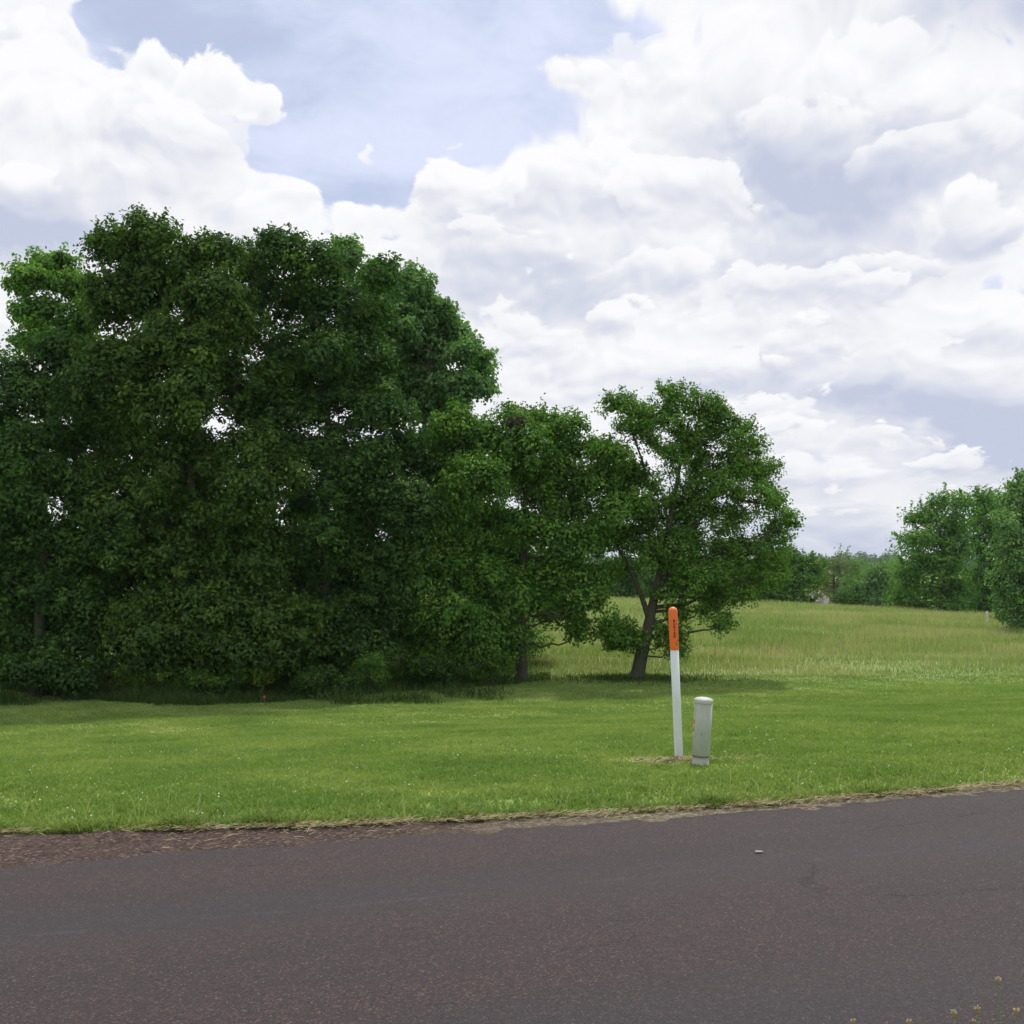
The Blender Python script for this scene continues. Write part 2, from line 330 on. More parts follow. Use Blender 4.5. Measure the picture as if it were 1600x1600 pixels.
# road -----------------------------------------------------------------
RA = math.atan(.326); RC, RS = math.cos(RA), math.sin(RA)
def strip(name, x0, x1, n, lo, hi, rows, zf, material, label, cat, kind='structure'):
    X = np.sort(np.concatenate([np.linspace(x0, -6, 40), np.linspace(-6, 6, n)[1:-1], np.linspace(6, x1, 40)]))
    t = np.linspace(0, 1, rows)[:, None]; Y = lo(X)[None] * (1 - t) + hi(X)[None] * t; Xg = np.broadcast_to(X, Y.shape)
    V = np.stack([Xg, Y, np.broadcast_to(zf(Xg, Y, t), Y.shape)], -1).reshape(-1, 3); m = len(X)
    i = (np.arange(rows - 1)[:, None] * m + np.arange(m - 1)[None]).ravel()
    return tag(mesh_np(name, V, np.stack([i, i + 1, i + m + 1, i + m], 1), material, smooth=True), label, cat, kind=kind)
def asphalt(k, b):
    p = geo(k)
    x, y, z = k.sep(p)
    al = k.m('ADD', k.m('MULTIPLY', x, RC), k.m('MULTIPLY', y, RS)); ac = k.m('SUBTRACT', k.m('MULTIPLY', y, RC), k.m('MULTIPLY', x, RS))
    rp = k.comb(al, ac, 0)
    cell = k.voro(rp, 140.0, 'Color'); cs = k.sep(cell)
    dist = k.voro(rp, 140.0, 'Distance')
    zone = k.noise(k.vm('MULTIPLY', rp, (.16, 1.5, 1)), 1.0, 6, .62)
    fine = k.noise(rp, 260, 3, .8)
    stone = k.ramp(cs[0], [(0, (.018, .018, .021)), (.3, (.068, .060, .062)), (.6, (.14, .092, .08)), (.82, (.20, .155, .15)), (.9, (.42, .21, .12)), (1, (.55, .50, .45))])
    tar = k.ramp(fine, [(.35, (.050, .048, .052)), (.65, (.125, .115, .118))])
    f = k.rng(k.m('ADD', k.m('MULTIPLY', zone, .85), k.m('MULTIPLY', cs[1], .5)), .52, .78)
    c = k.mix(k.m('MULTIPLY_ADD', f, .62, .22), tar, stone)
    c = k.mix(.26, c, k.mix(k.rng(zone, .38, .62), (.070, .074, .086), (.125, .090, .085)))
    # worn wheel paths: polished and greyer
    wp = k.m('SINE', k.m('MULTIPLY', k.m('ADD', ac, k.m('MULTIPLY', k.noise(rp, .4, 2), .5)), 3.6))
    c = k.mix(k.m('MULTIPLY', k.rng(wp, -.2, 1), .34), c, (.100, .106, .122))
    # chalky seam along the road
    sx = k.m('ABSOLUTE', k.m('SUBTRACT', ac, k.m('ADD', 5.37, k.m('MULTIPLY', k.noise(rp, .9, 4), .12))))
    s = k.m('MULTIPLY', k.rng(sx, .035, .0), k.rng(k.noise(k.vm('MULTIPLY', rp, (1, 3, 1)), 5, 5, .8), .46, .68))
    c = k.mix(k.m('MULTIPLY', s, .55), c, (.24, .25, .27))
    # fine cracks
    wv = k.vm('ADD', rp, k.vm('MULTIPLY', k.noise(rp, 2.5, 5, .7, col=True), (.9, .35, 0)))
    cr = k.voro(k.vm('MULTIPLY', wv, (.22, .75, 1)), 1.0, 'Distance', 'DISTANCE_TO_EDGE')
    crk = k.m('MULTIPLY', k.rng(cr, .003, .0006), k.rng(k.noise(rp, .9, 3), .52, .66))
    c = k.mix(k.m('MULTIPLY', crk, .55), c, (.022, .02, .022))
    c = k.mix(1.0, c, (.325, .288, .318), 'MULTIPLY')
    k.put(b.inputs['Base Color'], c)
    k.put(b.inputs['Roughness'], k.m('MULTIPLY_ADD', fine, .25, .62))
    bump(k, b, k.m('SUBTRACT', k.m('MULTIPLY', dist, -1.0), k.m('MULTIPLY', crk, 2.0)), .8, .008)
ASPH = mat('asphalt', asphalt, .75, .35)
def ragged(X): return road_far(X) + (np.sin(X * 9.1) + np.sin(X * 23.7 + 1) * .7 + np.sin(X * 51) * .4) * .010
strip('road', -150, 150, 300, lambda X: road_far(X) - ROAD_W, ragged, 14,
      lambda X, Y, t: .012 + .03 * (1 - (2 * t - 1) ** 2), ASPH, 'worn reddish grey asphalt road without markings', 'road')
def gravel(k, b):
    p = geo(k); c1 = k.sep(k.voro(p, 60.0, 'Color'))
    d = k.voro(p, 60.0)
    c = k.ramp(c1[0], [(0, (.035, .024, .022)), (.5, (.075, .050, .045)), (.85, (.10, .070, .062)), (1, (.20, .155, .13))])
    n = k.noise(p, 3, 5, .7)
    c = k.mix(k.rng(n, .45, .7, 0, .6), c, (.11, .085, .07))
    gx = k.sep(p)[0]; c = k.mix(k.rng(k.m('ADD', gx, k.m('MULTIPLY', k.noise(p, 4, 4), 1.6)), -.2, 1.9, 0, .8), c, k.ramp(k.noise(p, 22, 6, .8), [(.35, (.07, .055, .045)), (.5, (.20, .17, .12)), (.65, (.40, .36, .27))]))
    k.put(b.inputs['Base Color'], c); bump(k, b, k.m('MULTIPLY', d, -1.0), 1.0, .02)
GRAV = mat('red_brown_grit', gravel, .95, .15)
strip('gravel_shoulder', -150, 150, 300, lambda X: road_far(X) - .15, lambda X: grass_edge(X) + .12, 8,
      lambda X, Y, t: .006 + .02 * t * (1 - t) + .006 * wob(X, Y, .12), GRAV, 'reddish brown grit shoulder with dry clippings', 'shoulder')

# ------------------------------------------------------------------ grass
rs = np.random.RandomState(11)
def blades(name, X, Y, h, w, lean, material, tone, kind_label, cat, segs=1, zoff=-.01, G=None):
    n = len(X); Z = (ground(X, Y) if G is None else G) + zoff; a = rs.uniform(0, 2 * np.pi, n)
    side = np.stack([np.cos(a), np.sin(a), np.zeros(n)], 1); la = rs.uniform(0, 2 * np.pi, n)
    ln = np.stack([np.cos(la), np.sin(la), np.zeros(n)], 1) * (lean * h)[:, None]
    B = np.stack([X, Y, Z], 1); up = np.stack([np.zeros(n), np.zeros(n), h], 1); s = side * (w * .5)[:, None]
    mid = B + up * .6 + ln * .35; tip = B + up * np.sqrt(np.maximum(1 - lean ** 2 * .5, .2))[:, None] + ln
    V = np.stack([B - s, B + s, mid + s * .8, tip, mid - s * .8], 1).reshape(-1, 3)
    return tag(mesh_np(name, V, np.arange(5 * n).reshape(n, 5), material, tone=tone), kind_label, cat, kind='stuff')
def lawn_patch(k, c):
    p = geo(k); return k.mix(.62, c, k.mix(1.0, lawn_colour(k, p), (1.3, 1.25, 1.15), 'MULTIPLY'))
LAWN = leaf_mat('lawn_blade', [(0, (.07, .125, .028)), (.35, (.155, .25, .06)), (.75, (.27, .37, .105)), (.92, (.40, .45, .19)), (1, (.56, .53, .34))], .35, (1.1, 1.2, .65), .5, lawn_patch)
def scatter(n, y0, y1, power=1.0, margin=1.06):
    Y = y0 + (y1 - y0) * rs.uniform(0, 1, n) ** power
    X = rs.uniform(-1, 1, n) * Y * .46 * margin + rs.uniform(-.6, .6, n); return X, Y
X, Y = scatter(520000, 5.3, 32.0, 1.25)
ok = Y > grass_edge(X) + rs.uniform(-.03, .06, len(X))
r2 = ((X - 1.60) / .62) ** 2 + ((Y - 10.32) / .30) ** 2
ok &= (r2 + .5 * wob(X, Y, .15) > 1) | (rs.uniform(size=len(X)) < .45)
X, Y = X[ok], Y[ok]; e = Y - grass_edge(X)
clump = np.clip(.5 + .35 * wob(X, Y, .16, 2) + .3 * wob(X, Y, .6, 5), 0, 1.4)
h = rs.uniform(.028, .06, len(X)) * (.7 + .6 * clump) * (1 + 1.0 * np.exp(-(e / .18) ** 2))
blades('lawn_grass', X, Y, h, rs.uniform(.006, .011, len(X)) * (1 + Y / 22), rs.uniform(.2, .9, len(X)), LAWN,
       np.clip(rs.beta(2, 2.6, len(X)) * .8 + .14 * clump, 0, 1), 'short mown green grass blades of the lawn', 'grass')
# ragged taller fringe against the shoulder
n = 26000; X = rs.uniform(-4.2, 6, n); fr = np.clip(.5 + .5 * wob(X, X * 0, .21, 4) + .4 * wob(X, X * 0, .55, 1), 0.05, 1.3)
Y = grass_edge(X) + np.abs(rs.normal(0, .07, n)) - .02
blades('verge_grass', X, Y, rs.uniform(.04, .11, n) * (.5 + fr * .9), rs.uniform(.006, .010, n), rs.uniform(.2, 1.1, n), LAWN,
       rs.beta(2, 3.4, n) * .85, 'longer uneven grass fringe along the shoulder', 'grass')
n = 90; X = rs.uniform(-4, 5, n); Y = grass_edge(X) + rs.uniform(-.02, .5, n)
blades('verge_stems', X, Y, rs.uniform(.12, .26, n), rs.uniform(.006, .010, n), rs.uniform(.1, .6, n), LAWN, rs.uniform(.85, 1, n), 'thin seeding stems standing out of the verge grass', 'grass')
# near side verge beside the camera
n = 30000; X = rs.uniform(-7, 7, n); Y = road_far(X) - ROAD_W - np.abs(rs.normal(0, .5, n)) + .03; ok = np.hypot(X, Y) > .5; X, Y = X[ok], Y[ok]; n = len(X)
blades('near_verge_grass', X, Y, rs.uniform(.04, .13, n), rs.uniform(.004, .008, n), rs.uniform(.2, .9, n), LAWN,
       rs.beta(2, 3, n), 'grass on the near edge of the road', 'grass')
n = 420; X = rs.normal(1.72, .16, n); Y = rs.uniform(9.98, 10.12, n)
blades('base_grass', X, Y, rs.uniform(.03, .085, n), rs.uniform(.006, .010, n), rs.uniform(.3, 1.0, n), LAWN, rs.beta(2, 2.4, n), 'untrimmed grass blades in front of the pedestal base', 'grass')
# straw
def straw_fn(k, b): k.put(b.inputs['Base Color'], k.ramp(attr(k, 'tone'), [(0, (.17, .13, .07)), (.5, (.36, .30, .17)), (1, (.52, .46, .30))]))
STRAW = mat('dry_straw', straw_fn, .9, .1)
def straws(name, X, Y, Z, L, label):
    n = len(X); a = rs.normal(RA, .55, n); d = np.stack([np.cos(a), np.sin(a), rs.normal(0, .12, n)], 1) * L[:, None]
    P = np.stack([X, Y, Z], 1); s = np.stack([-np.sin(a), np.cos(a), rs.uniform(-.6, .9, n)], 1) * .0012
    bend = np.stack([rs.normal(0, .1, n), rs.normal(0, .1, n), np.abs(rs.normal(0, .12, n))], 1) * L[:, None]
    V = np.stack([P - s, P + s, P + d * .5 + bend + s, P + d, P + d * .5 + bend - s], 1).reshape(-1, 3)
    return tag(mesh_np(name, V, np.arange(5 * n).reshape(n, 5), STRAW, tone=rs.beta(2, 2, n)), label, 'dry grass', kind='stuff')
n = 7500; X = rs.uniform(-4.3, 6.5, n); off = rs.normal(0, .03, n); off = np.where(rs.uniform(size=n) < .12, -np.abs(rs.uniform(0, 1, n)) * np.maximum(grass_edge(X) - road_far(X), .05) * .95, off)
dens = .45 + .5 * wob(X, X * 0, .6, 3) + .5 * (X > 0); kp = rs.uniform(size=n) < dens + .25; X, off = X[kp], off[kp]
Y = grass_edge(X) - .055 + off
straws('straw_clippings', X, Y, .026 + rs.uniform(0, .018, len(X)), rs.uniform(.02, .09, len(X)), 'pale dry grass clippings lying along the road shoulder')
n = 1500; a = rs.uniform(0, 6.28, n); r = np.abs(rs.normal(0, .36, n)) * (1 + .4 * np.sin(a * 3 + 1) + .25 * np.sin(a * 7)); X = 1.50 + np.cos(a) * r * .85; Y = 10.20 + np.sin(a) * r * .33
straws('trimmed_straw', X, Y, ground(X, Y) + .01 + rs.uniform(0, .02, n), rs.uniform(.04, .13, n), 'brown cut grass lying round the white post and pedestal')

# clover heads
def white_fn(k, b): k.put(b.inputs['Base Color'], (.72, .72, .66))
WHITE = mat('clover_white', white_fn, .9)
X, Y = scatter(300, 7.2, 16, 1.3); kp = (Y > grass_edge(X) + .05) & (wob(X, Y, 1.1, 7) > .05); X, Y = X[kp], Y[kp]
oct_ = np.array([[1, 0, 0], [0, 1, 0], [-1, 0, 0], [0, -1, 0], [0, 0, 1], [0, 0, -1]], float)
of = np.array([[0, 1, 4], [1, 2, 4], [2, 3, 4], [3, 0, 4], [1, 0, 5], [2, 1, 5], [3, 2, 5], [0, 3, 5]])
P = np.stack([X, Y, ground(X, Y) + .06], 1); V = (P[:, None] + oct_[None] * rs.uniform(.004, .008, len(X))[:, None, None]).reshape(-1, 3)
tag(mesh_np('clover_flowers', V, (np.arange(len(X))[:, None, None] * 6 + of[None]).reshape(-1, 3), WHITE), 'tiny white clover heads sprinkled over the lawn', 'clover', kind='stuff')

# hay meadow
def hay_patch(k, c):
    p = geo(k); n = k.noise(k.vm('MULTIPLY', p, (.45, 1, 0)), .3, 5, .65)
    return k.mix(.62, c, k.ramp(n, [(.37, (.15, .27, .065)), (.48, (.30, .37, .14)), (.60, (.52, .47, .29))]))
HAY = leaf_mat('meadow_blade', [(0, (.13, .22, .05)), (.5, (.25, .35, .11)), (.8, (.38, .42, .19)), (1, (.56, .52, .36))], .4, (1.1, 1.15, .6), .6, hay_patch)
n = 190000; Y = 31.2 + 52 * rs.uniform(0, 1, n) ** 1.15; X = rs.uniform(-.30, .60, n) * Y
ok = Y > 31.6 + .35 * wob(X, X * 0, 1.5) ; X, Y = X[ok], Y[ok]; n = len(X)
ht = (.3 + .7 * np.clip((Y - 31.5) / 9, 0, 1)) * (.8 + .25 * np.clip(wob(X, Y, 2.5, 3), -1, 1))
tone = np.clip(rs.beta(2, 3, n) + .18 * np.clip(wob(X, Y, 3.3, 8), -1, 1) + .12 * (ht - .7), 0, 1)
blades('meadow_grass', X, Y, rs.uniform(.22, .5, n) * ht, rs.uniform(.012, .028, n), rs.uniform(.05, .45, n), HAY, tone, 'tall uncut meadow grass with pale seed heads', 'meadow grass')
n = 9000; Y = 33 + 48 * rs.uniform(0, 1, n); X = rs.uniform(-.25, .58, n) * Y; kp = wob(X, Y, 1.9, 6) + rs.normal(0, .5, n) > .7; X, Y = X[kp], Y[kp]; n = len(X)
SEED = leaf_mat('seed_head', [(0, (.26, .21, .11)), (1, (.50, .42, .26))], .3, (1, 1, .8))
blades('seed_stalks', X, Y, rs.uniform(.34, .56, n), rs.uniform(.014, .026, n), rs.uniform(.02, .25, n), SEED, rs.uniform(0, 1, n), 'tan seed stalks standing above the meadow', 'meadow grass')
# tall grass at the foot of the trees, blade colours darkened for the shade there
n = 60000; px = rs.uniform(-60, 860, n); t = rs.uniform(0, 1, n)
yf = np.interp(px, [-60, 0, 150, 300, 450, 650, 800, 860], [1068, 1075, 1092, 1100, 1094, 1076, 1068, 1062])
Yf = np.array([3.32]) * F / (yf - HOR); Y = Yf + t ** 1.3 * 6; X = (px - CX) / F * Y
TALL = leaf_mat('shade_toned_grass', [(0, (.03, .065, .012)), (.6, (.06, .115, .02)), (.92, (.11, .16, .03)), (1, (.3, .27, .13))], .3)
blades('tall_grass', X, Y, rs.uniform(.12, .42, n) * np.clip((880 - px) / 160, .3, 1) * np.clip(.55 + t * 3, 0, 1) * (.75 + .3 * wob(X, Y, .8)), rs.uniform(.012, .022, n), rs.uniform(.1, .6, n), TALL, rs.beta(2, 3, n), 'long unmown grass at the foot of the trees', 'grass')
n = 5000; a = rs.uniform(0, 6.28, n); r = np.abs(rs.normal(0, .8, n)); X = 3.4 + np.cos(a) * r * 1.5; Y = 31.0 + np.sin(a) * r * .8
blades('trunk_grass', X, Y, rs.uniform(.05, .17, n), rs.uniform(.012, .02, n), rs.uniform(.1, .6, n), TALL, rs.beta(2, 3, n), 'uncut grass ring round the lone tree trunk, coloured dark for its shadow', 'grass')  # dark blades also paint the tree's shadow around the trunk

n = 9000; px = rs.uniform(-40, 820, n); Y = 26.0 + rs.uniform(-.5, 2.5, n); X = (px - CX) / F * Y; kp = (wob(X, Y, .7, 9) > .1) & (rs.uniform(680, 820, n) > px); X, Y = X[kp], Y[kp]; n = len(X)
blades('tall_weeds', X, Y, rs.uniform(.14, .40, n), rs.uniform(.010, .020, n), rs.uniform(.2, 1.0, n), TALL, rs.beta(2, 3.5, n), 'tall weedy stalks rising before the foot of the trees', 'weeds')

# ------------------------------------------------------------------ trees
HOLES = [(490, 742, 20, 20), (600, 842, 12, 20), (75, 708, 18, 14), (180, 770, 18, 14), (500, 790, 16, 22), (140, 700, 14, 20), (380, 590, 10, 26), (330, 610, 8, 20), (350, 660, 16, 12),
         (410, 570, 10, 12), (270, 470, 8, 8), (510, 865, 12, 22), (230, 620, 8, 14), (90, 770, 14, 9), (420, 700, 9, 9), (555, 420, 10, 12), (150, 430, 16, 16), (300, 385, 6, 7), (215, 690, 10, 8), (590, 600, 9, 8), (455, 560, 7, 12), (635, 560, 8, 9), (30, 560, 6, 6)]
HOLES8 = [(1012, 722, 24, 17), (985, 700, 16, 10), (1112, 838, 17, 10), (1070, 740, 8, 12), (1020, 780, 9, 8), (1148, 790, 12, 8), (1095, 815, 9, 12), (970, 850, 14, 18), (1068, 650, 8, 10), (1175, 775, 9, 8), (1035, 745, 8, 9)]
def tree(name, label, cat, base, Y, lobes, leafk, leaf=.12, tuft_r=.33, per=84, dens=1.0, trunk=None, r0=.16, seed=1, group=None, holes=None, yvar=1.0, sprig=.35, dead=0, fill=.16, twigs=.5, tone0=0.0, leafw=.6, limbs=True, grow=1.11, forks=None):
    R = np.random.RandomState(seed)
    bx, by = base; b0 = at(bx, by, Y); b0[2] = ground(b0[0], b0[1]) - .03
    root = empty(name, b0, label, cat, group)
    s = Y / F
    L = []
    for lb in lobes:
        px, py, rx, ry = lb[:4]; dy = lb[4] if len(lb) > 4 else R.uniform(-.9, .9) * yvar * (1 if rx * s < 3 else 2)
        c = at(px, py, Y + dy); L.append((c, np.array([rx * s, (rx + ry) * .5 * s * 1.05, ry * s])))
    top = max(c[2] + r[2] * .2 for c, r in L)
    if trunk is None:
        mx = np.mean([c[0] for c, r in L]); hh = (top - b0[2])
        tp = np.array([b0, b0 + [0.05, 0, hh * .2], [b0[0] * .8 + mx * .2, Y, b0[2] + hh * .42], [b0[0] * .5 + mx * .5, Y, b0[2] + hh * .68], [mx, Y, b0[2] + hh * .9]])
        tp[1:, :2] += R.normal(0, .08, (4, 2))
    else:
        tp = np.array([at(q[0], q[1], Y + (q[2] if len(q) > 2 else 0)) for q in trunk]); tp[0] = b0
    tt = np.linspace(0, len(tp) - 1, 5 * len(tp)); tp2 = np.stack([np.interp(tt, np.arange(len(tp)), tp[:, i]) for i in range(3)], 1)
    for _ in range(2): tp2[1:-1] = (tp2[:-2] + tp2[1:-1] * 2 + tp2[2:]) / 4
    fr = np.linspace(0, 1, len(tp2)); rad = r0 * (1 - .88 * fr); rad[0] *= 1.35; rad[1] *= 1.12
    paths = [(tp2, rad)]; small = []; nodes = [tp2]; nrad = [rad]
    for fk in (forks or []):
        fp = np.array([at(q[0], q[1], Y + (q[2] if len(q) > 2 else 0)) for q in fk[1:]]); t_ = np.linspace(0, len(fp) - 1, 5 * len(fp)); fp = np.stack([np.interp(t_, np.arange(len(fp)), fp[:, i]) for i in range(3)], 1)
        for _ in range(3): fp[1:-1] = (fp[:-2] + fp[1:-1] * 2 + fp[2:]) / 4
        fr_ = np.linspace(fk[0], .02, len(fp)); paths.append((fp, fr_)); nodes.append(fp); nrad.append(fr_)
    nodes = np.concatenate(nodes); nrad = np.concatenate(nrad)
    TC = []; 
    for c, r in L:
        if limbs:
            lower = np.where(nodes[:, 2] < c[2] - .15 * np.linalg.norm(c[:2] - tp2[0][:2]))[0]
            lower = lower[lower > 2]
            i = lower[np.argmin(np.linalg.norm(nodes[lower] - c, axis=1))] if len(lower) else 3
            a = nodes[i]; mid = a * .45 + c * .55 + [0, 0, -.1 * np.linalg.norm(c - a)] + R.normal(0, .12, 3)
            dd0 = np.linalg.norm(c - a); q = bez(a, mid, c, 8); q[1:-1] += R.normal(0, .02 + .02 * min(dd0, 3), (6, 3)); dd = np.linalg.norm(c - a)
            paths.append((q, np.linspace(min(nrad[i] * .5, .012 + .016 * dd), .014, 8)))
        r = r * grow; area = 4 * np.pi * ((r[0] * r[1]) ** 1.6 / 3 + (r[0] * r[2]) ** 1.6 / 3 + (r[1] * r[2]) ** 1.6 / 3) ** (1 / 1.6)
        nt = max(5, int(area / (np.pi * tuft_r ** 2) * 1.55 * dens))
        d = norm(R.normal(size=(nt, 3))); d[:, 2] = np.where((d[:, 2] < -.3) & (R.uniform(size=nt) < .35), -d[:, 2], d[:, 2])
        rr = R.uniform(.35, 1.12, nt) ** .55
        tc = c + d * np.maximum(r - .7 * tuft_r, r * .35) * rr[:, None]
        TC.append(np.concatenate([tc, d], 1))
        for q in tc[R.uniform(size=nt) < twigs]:
            mm = (c + q) / 2 + R.normal(0, .06, 3) + [0, 0, -.05]
            small.append((bez(c, mm, q, 4), np.array([.016, .012, .008, .004])))
    TC = np.concatenate(TC)
    u = TC[:, 0] / TC[:, 1] * F + CX; v = CY - ((TC[:, 2] - EYE) / TC[:, 1] - math.tan(PITCH)) / (1 + (TC[:, 2] - EYE) / TC[:, 1] * math.tan(PITCH)) * F
    keep = np.ones(len(TC), bool)
    for hx, hy, ha, hb in (holes or []):
        k2 = ((u - hx) / (ha + 1)) ** 2 + ((v - hy) / (hb + 1)) ** 2; keep &= k2 > 1
    keep &= TC[:, 2] > ground(TC[:, 0], TC[:, 1]) + .12
    TC = TC[keep]; nt = len(TC); tuft = TC[:, :3]; od = TC[:, 3:]
    ti = np.repeat(np.arange(nt), per); n = len(ti)
    sz = R.uniform(.45, 1.45, nt)
    o = norm(R.normal(size=(n, 3)) + [0, 0, .35]) * (R.uniform(0, 1, n) ** .3)[:, None]
    o[:, 2] = o[:, 2] * .72
    ax = norm(od + R.normal(0, .5, od.shape) + [0, 0, -.15])[ti]; o = o + ax * (np.sum(o * ax, 1, keepdims=True)) * .5      # each tuft is a spray, longer along its twig
    P = tuft[ti] + o * (tuft_r * sz[ti])[:, None]
    Nn = norm(o * 1.0 + od[ti] * .45 + np.array([0, 0, .7]) + R.normal(0, .5, (n, 3)))
    tone = np.clip(.40 + R.normal(0, .2, nt)[ti] + R.normal(0, .14, n) + .10 * o[:, 2] + tone0, 0, 1)  # leaves near each tuft's top painted lighter, as if lit from above
    parts = [(P, Nn, tone)]
    # sprigs that break up the outline
    si = np.where(R.uniform(size=nt) < sprig)[0]
    if len(si):
        ks = 20; dirn = norm(od[si] + [0, 0, .55] + R.normal(0, .35, (len(si), 3))); ln = R.uniform(.1, .36, len(si)) * tuft_r / .36
        t = np.linspace(.3, 1.15, ks)[None, :, None]
        Q = (tuft[si][:, None] + dirn[:, None] * t * (ln[:, None, None] + tuft_r * .5)); Q = Q + R.normal(0, .05, Q.shape)
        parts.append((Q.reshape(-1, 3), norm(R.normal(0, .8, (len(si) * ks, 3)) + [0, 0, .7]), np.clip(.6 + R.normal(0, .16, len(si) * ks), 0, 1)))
    if fill > 0:
        nf = int(n * fill); li = R.choice(nt, nf); Q = tuft[li] + R.uniform(-1, 1, (nf, 3)) * tuft_r * 1.1
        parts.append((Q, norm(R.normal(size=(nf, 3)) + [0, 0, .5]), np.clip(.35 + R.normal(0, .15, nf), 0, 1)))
    P = np.concatenate([a[0] for a in parts]); Nn = np.concatenate([a[1] for a in parts]); tone = np.concatenate([a[2] for a in parts])
    kp = P[:, 2] > ground(P[:, 0], P[:, 1]) + .05; P, Nn, tone = P[kp], Nn[kp], tone[kp]
    Ls = R.uniform(.65, 1.25, len(P)) * leaf
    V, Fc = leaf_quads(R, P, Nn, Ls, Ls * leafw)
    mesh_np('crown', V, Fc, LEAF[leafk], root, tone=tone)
    if dead:
        ps = []
        for _ in range(dead):
            a = tuft[R.randint(nt)]; dr = norm(R.normal(size=3) + np.array([0, 0, -.6])); q = a + dr * R.uniform(.4, .9)
            ps.append((bez(a, (a + q) / 2 + R.normal(0, .05, 3), q, 4), np.array([.011, .009, .006, .003])))
            for _ in range(3):
                m_ = a + (q - a) * R.uniform(.3, .8); e_ = m_ + norm(R.normal(size=3) + dr) * R.uniform(.15, .4); ps.append((np.array([m_, e_]), np.array([.006, .003])))
        small += ps
    V1, F1 = tubes(paths, 9)
    if small:
        V2, F2 = tubes(small, 4); V1, F1 = np.concatenate([V1, V2]), np.concatenate([F1, F2 + len(V1)])
    mesh_np('trunk', V1, F1, BARK, root, smooth=True)
    return root
G1 = 'trees of the big clump beside the lawn'
tree('broadleaf_tree', 'tall dark olive tree at the summit of the big clump, highest top of all', 'tree', (300, 1082), 28.0,
     [(235, 375, 45, 42), (175, 395, 38, 40), (300, 405, 45, 38), (345, 395, 35, 32), (240, 450, 75, 55), (175, 480, 50, 50), (330, 470, 60, 50), (290, 540, 75, 55), (190, 590, 65, 60), (365, 520, 50, 45),
      (250, 640, 65, 50), (160, 680, 55, 45), (290, 720, 75, 55), (210, 800, 75, 60), (330, 820, 80, 60), (270, 890, 90, 55), (390, 770, 55, 55), (400, 880, 75, 65), (330, 960, 85, 50), (220, 970, 80, 50),
      (430, 970, 70, 50), (270, 1030, 80, 26, -.5), (390, 1035, 70, 24, -.3), (380, 640, 45, 42), (415, 590, 40, 36), (400, 700, 48, 40), (340, 590, 45, 40), (230, 560, 50, 45), (140, 760, 45, 40), (450, 740, 30, 34), (250, 1000, 90, 40, -.6), (400, 1010, 90, 40, -.6), (300, 620, 34, 50, -1.3), (310, 560, 36, 36, -1.2), (170, 905, 50, 36, .6), (130, 880, 30, 26, .8)], 'olive', seed=3, group=G1, holes=HOLES, r0=.22, leaf=.13, dead=14, tone0=.04)
tree('broadleaf_tree', 'dark green tree right of the highest top in the clump, above its sky gaps', 'tree', (500, 1078), 29.2,
     [(435, 395, 42, 35), (395, 420, 40, 40), (490, 420, 48, 42), (430, 470, 60, 48), (520, 480, 50, 50), (470, 560, 65, 55), (560, 560, 55, 55), (530, 640, 60, 50), (600, 650, 50, 48), (445, 650, 45, 45),
      (570, 730, 55, 45), (640, 720, 45, 45), (560, 800, 35, 40), (640, 800, 50, 50), (550, 920, 60, 55), (500, 980, 60, 50), (600, 930, 45, 50), (560, 1010, 60, 40), (470, 860, 40, 45), (480, 1040, 60, 22), (450, 590, 50, 45), (500, 700, 45, 36), (545, 860, 40, 30), (440, 700, 36, 36), (620, 860, 46, 40), (590, 780, 36, 30), (540, 740, 40, 34), (470, 800, 34, 34), (575, 500, 40, 46), (590, 430, 30, 34), (505, 850, 40, 55, -1.3), (515, 760, 30, 40, -1.2), (505, 560, 40, 40, -1.2), (465, 912, 50, 36, .5)], 'dark', seed=5, group=G1, holes=HOLES, r0=.20, dead=12)
tree('broadleaf_tree', 'dark tree at the left frame edge with low drooping boughs', 'tree', (60, 1078), 27.6,
     [(20, 590, 40, 36), (90, 560, 50, 48), (60, 630, 55, 48), (-30, 660, 60, 70), (130, 620, 45, 45), (30, 720, 55, 48), (100, 760, 45, 40), (-20, 800, 70, 70), (60, 850, 65, 50), (130, 860, 55, 50), (20, 920, 70, 50), (110, 940, 65, 48),
      (-40, 960, 70, 60), (60, 990, 60, 34), (150, 1000, 60, 40), (150, 1040, 50, 20), (60, 690, 40, 30), (120, 700, 36, 40), (140, 800, 40, 34), (170, 860, 40, 40), (40, 780, 50, 34), (20, 1030, 60, 24), (60, 1045, 50, 24, -1.2), (110, 1055, 40, 18, -1.0), (0, 1050, 50, 22, -1)], 'dark', seed=8, group=G1, holes=HOLES, r0=.18, dead=8)
tree('broadleaf_tree', 'bright green tree poking out high on the left shoulder of the clump', 'tree', (110, 1072), 31.5,
     [(45, 440, 36, 26), (85, 415, 38, 24), (115, 450, 40, 28), (60, 490, 45, 26), (100, 520, 40, 28), (135, 500, 30, 30), (45, 535, 32, 22), (140, 580, 50, 50), (180, 700, 60, 80)], 'light', seed=9, group=G1, holes=HOLES, leaf=.13, tuft_r=.30, dens=.85, fill=.15, r0=.15)
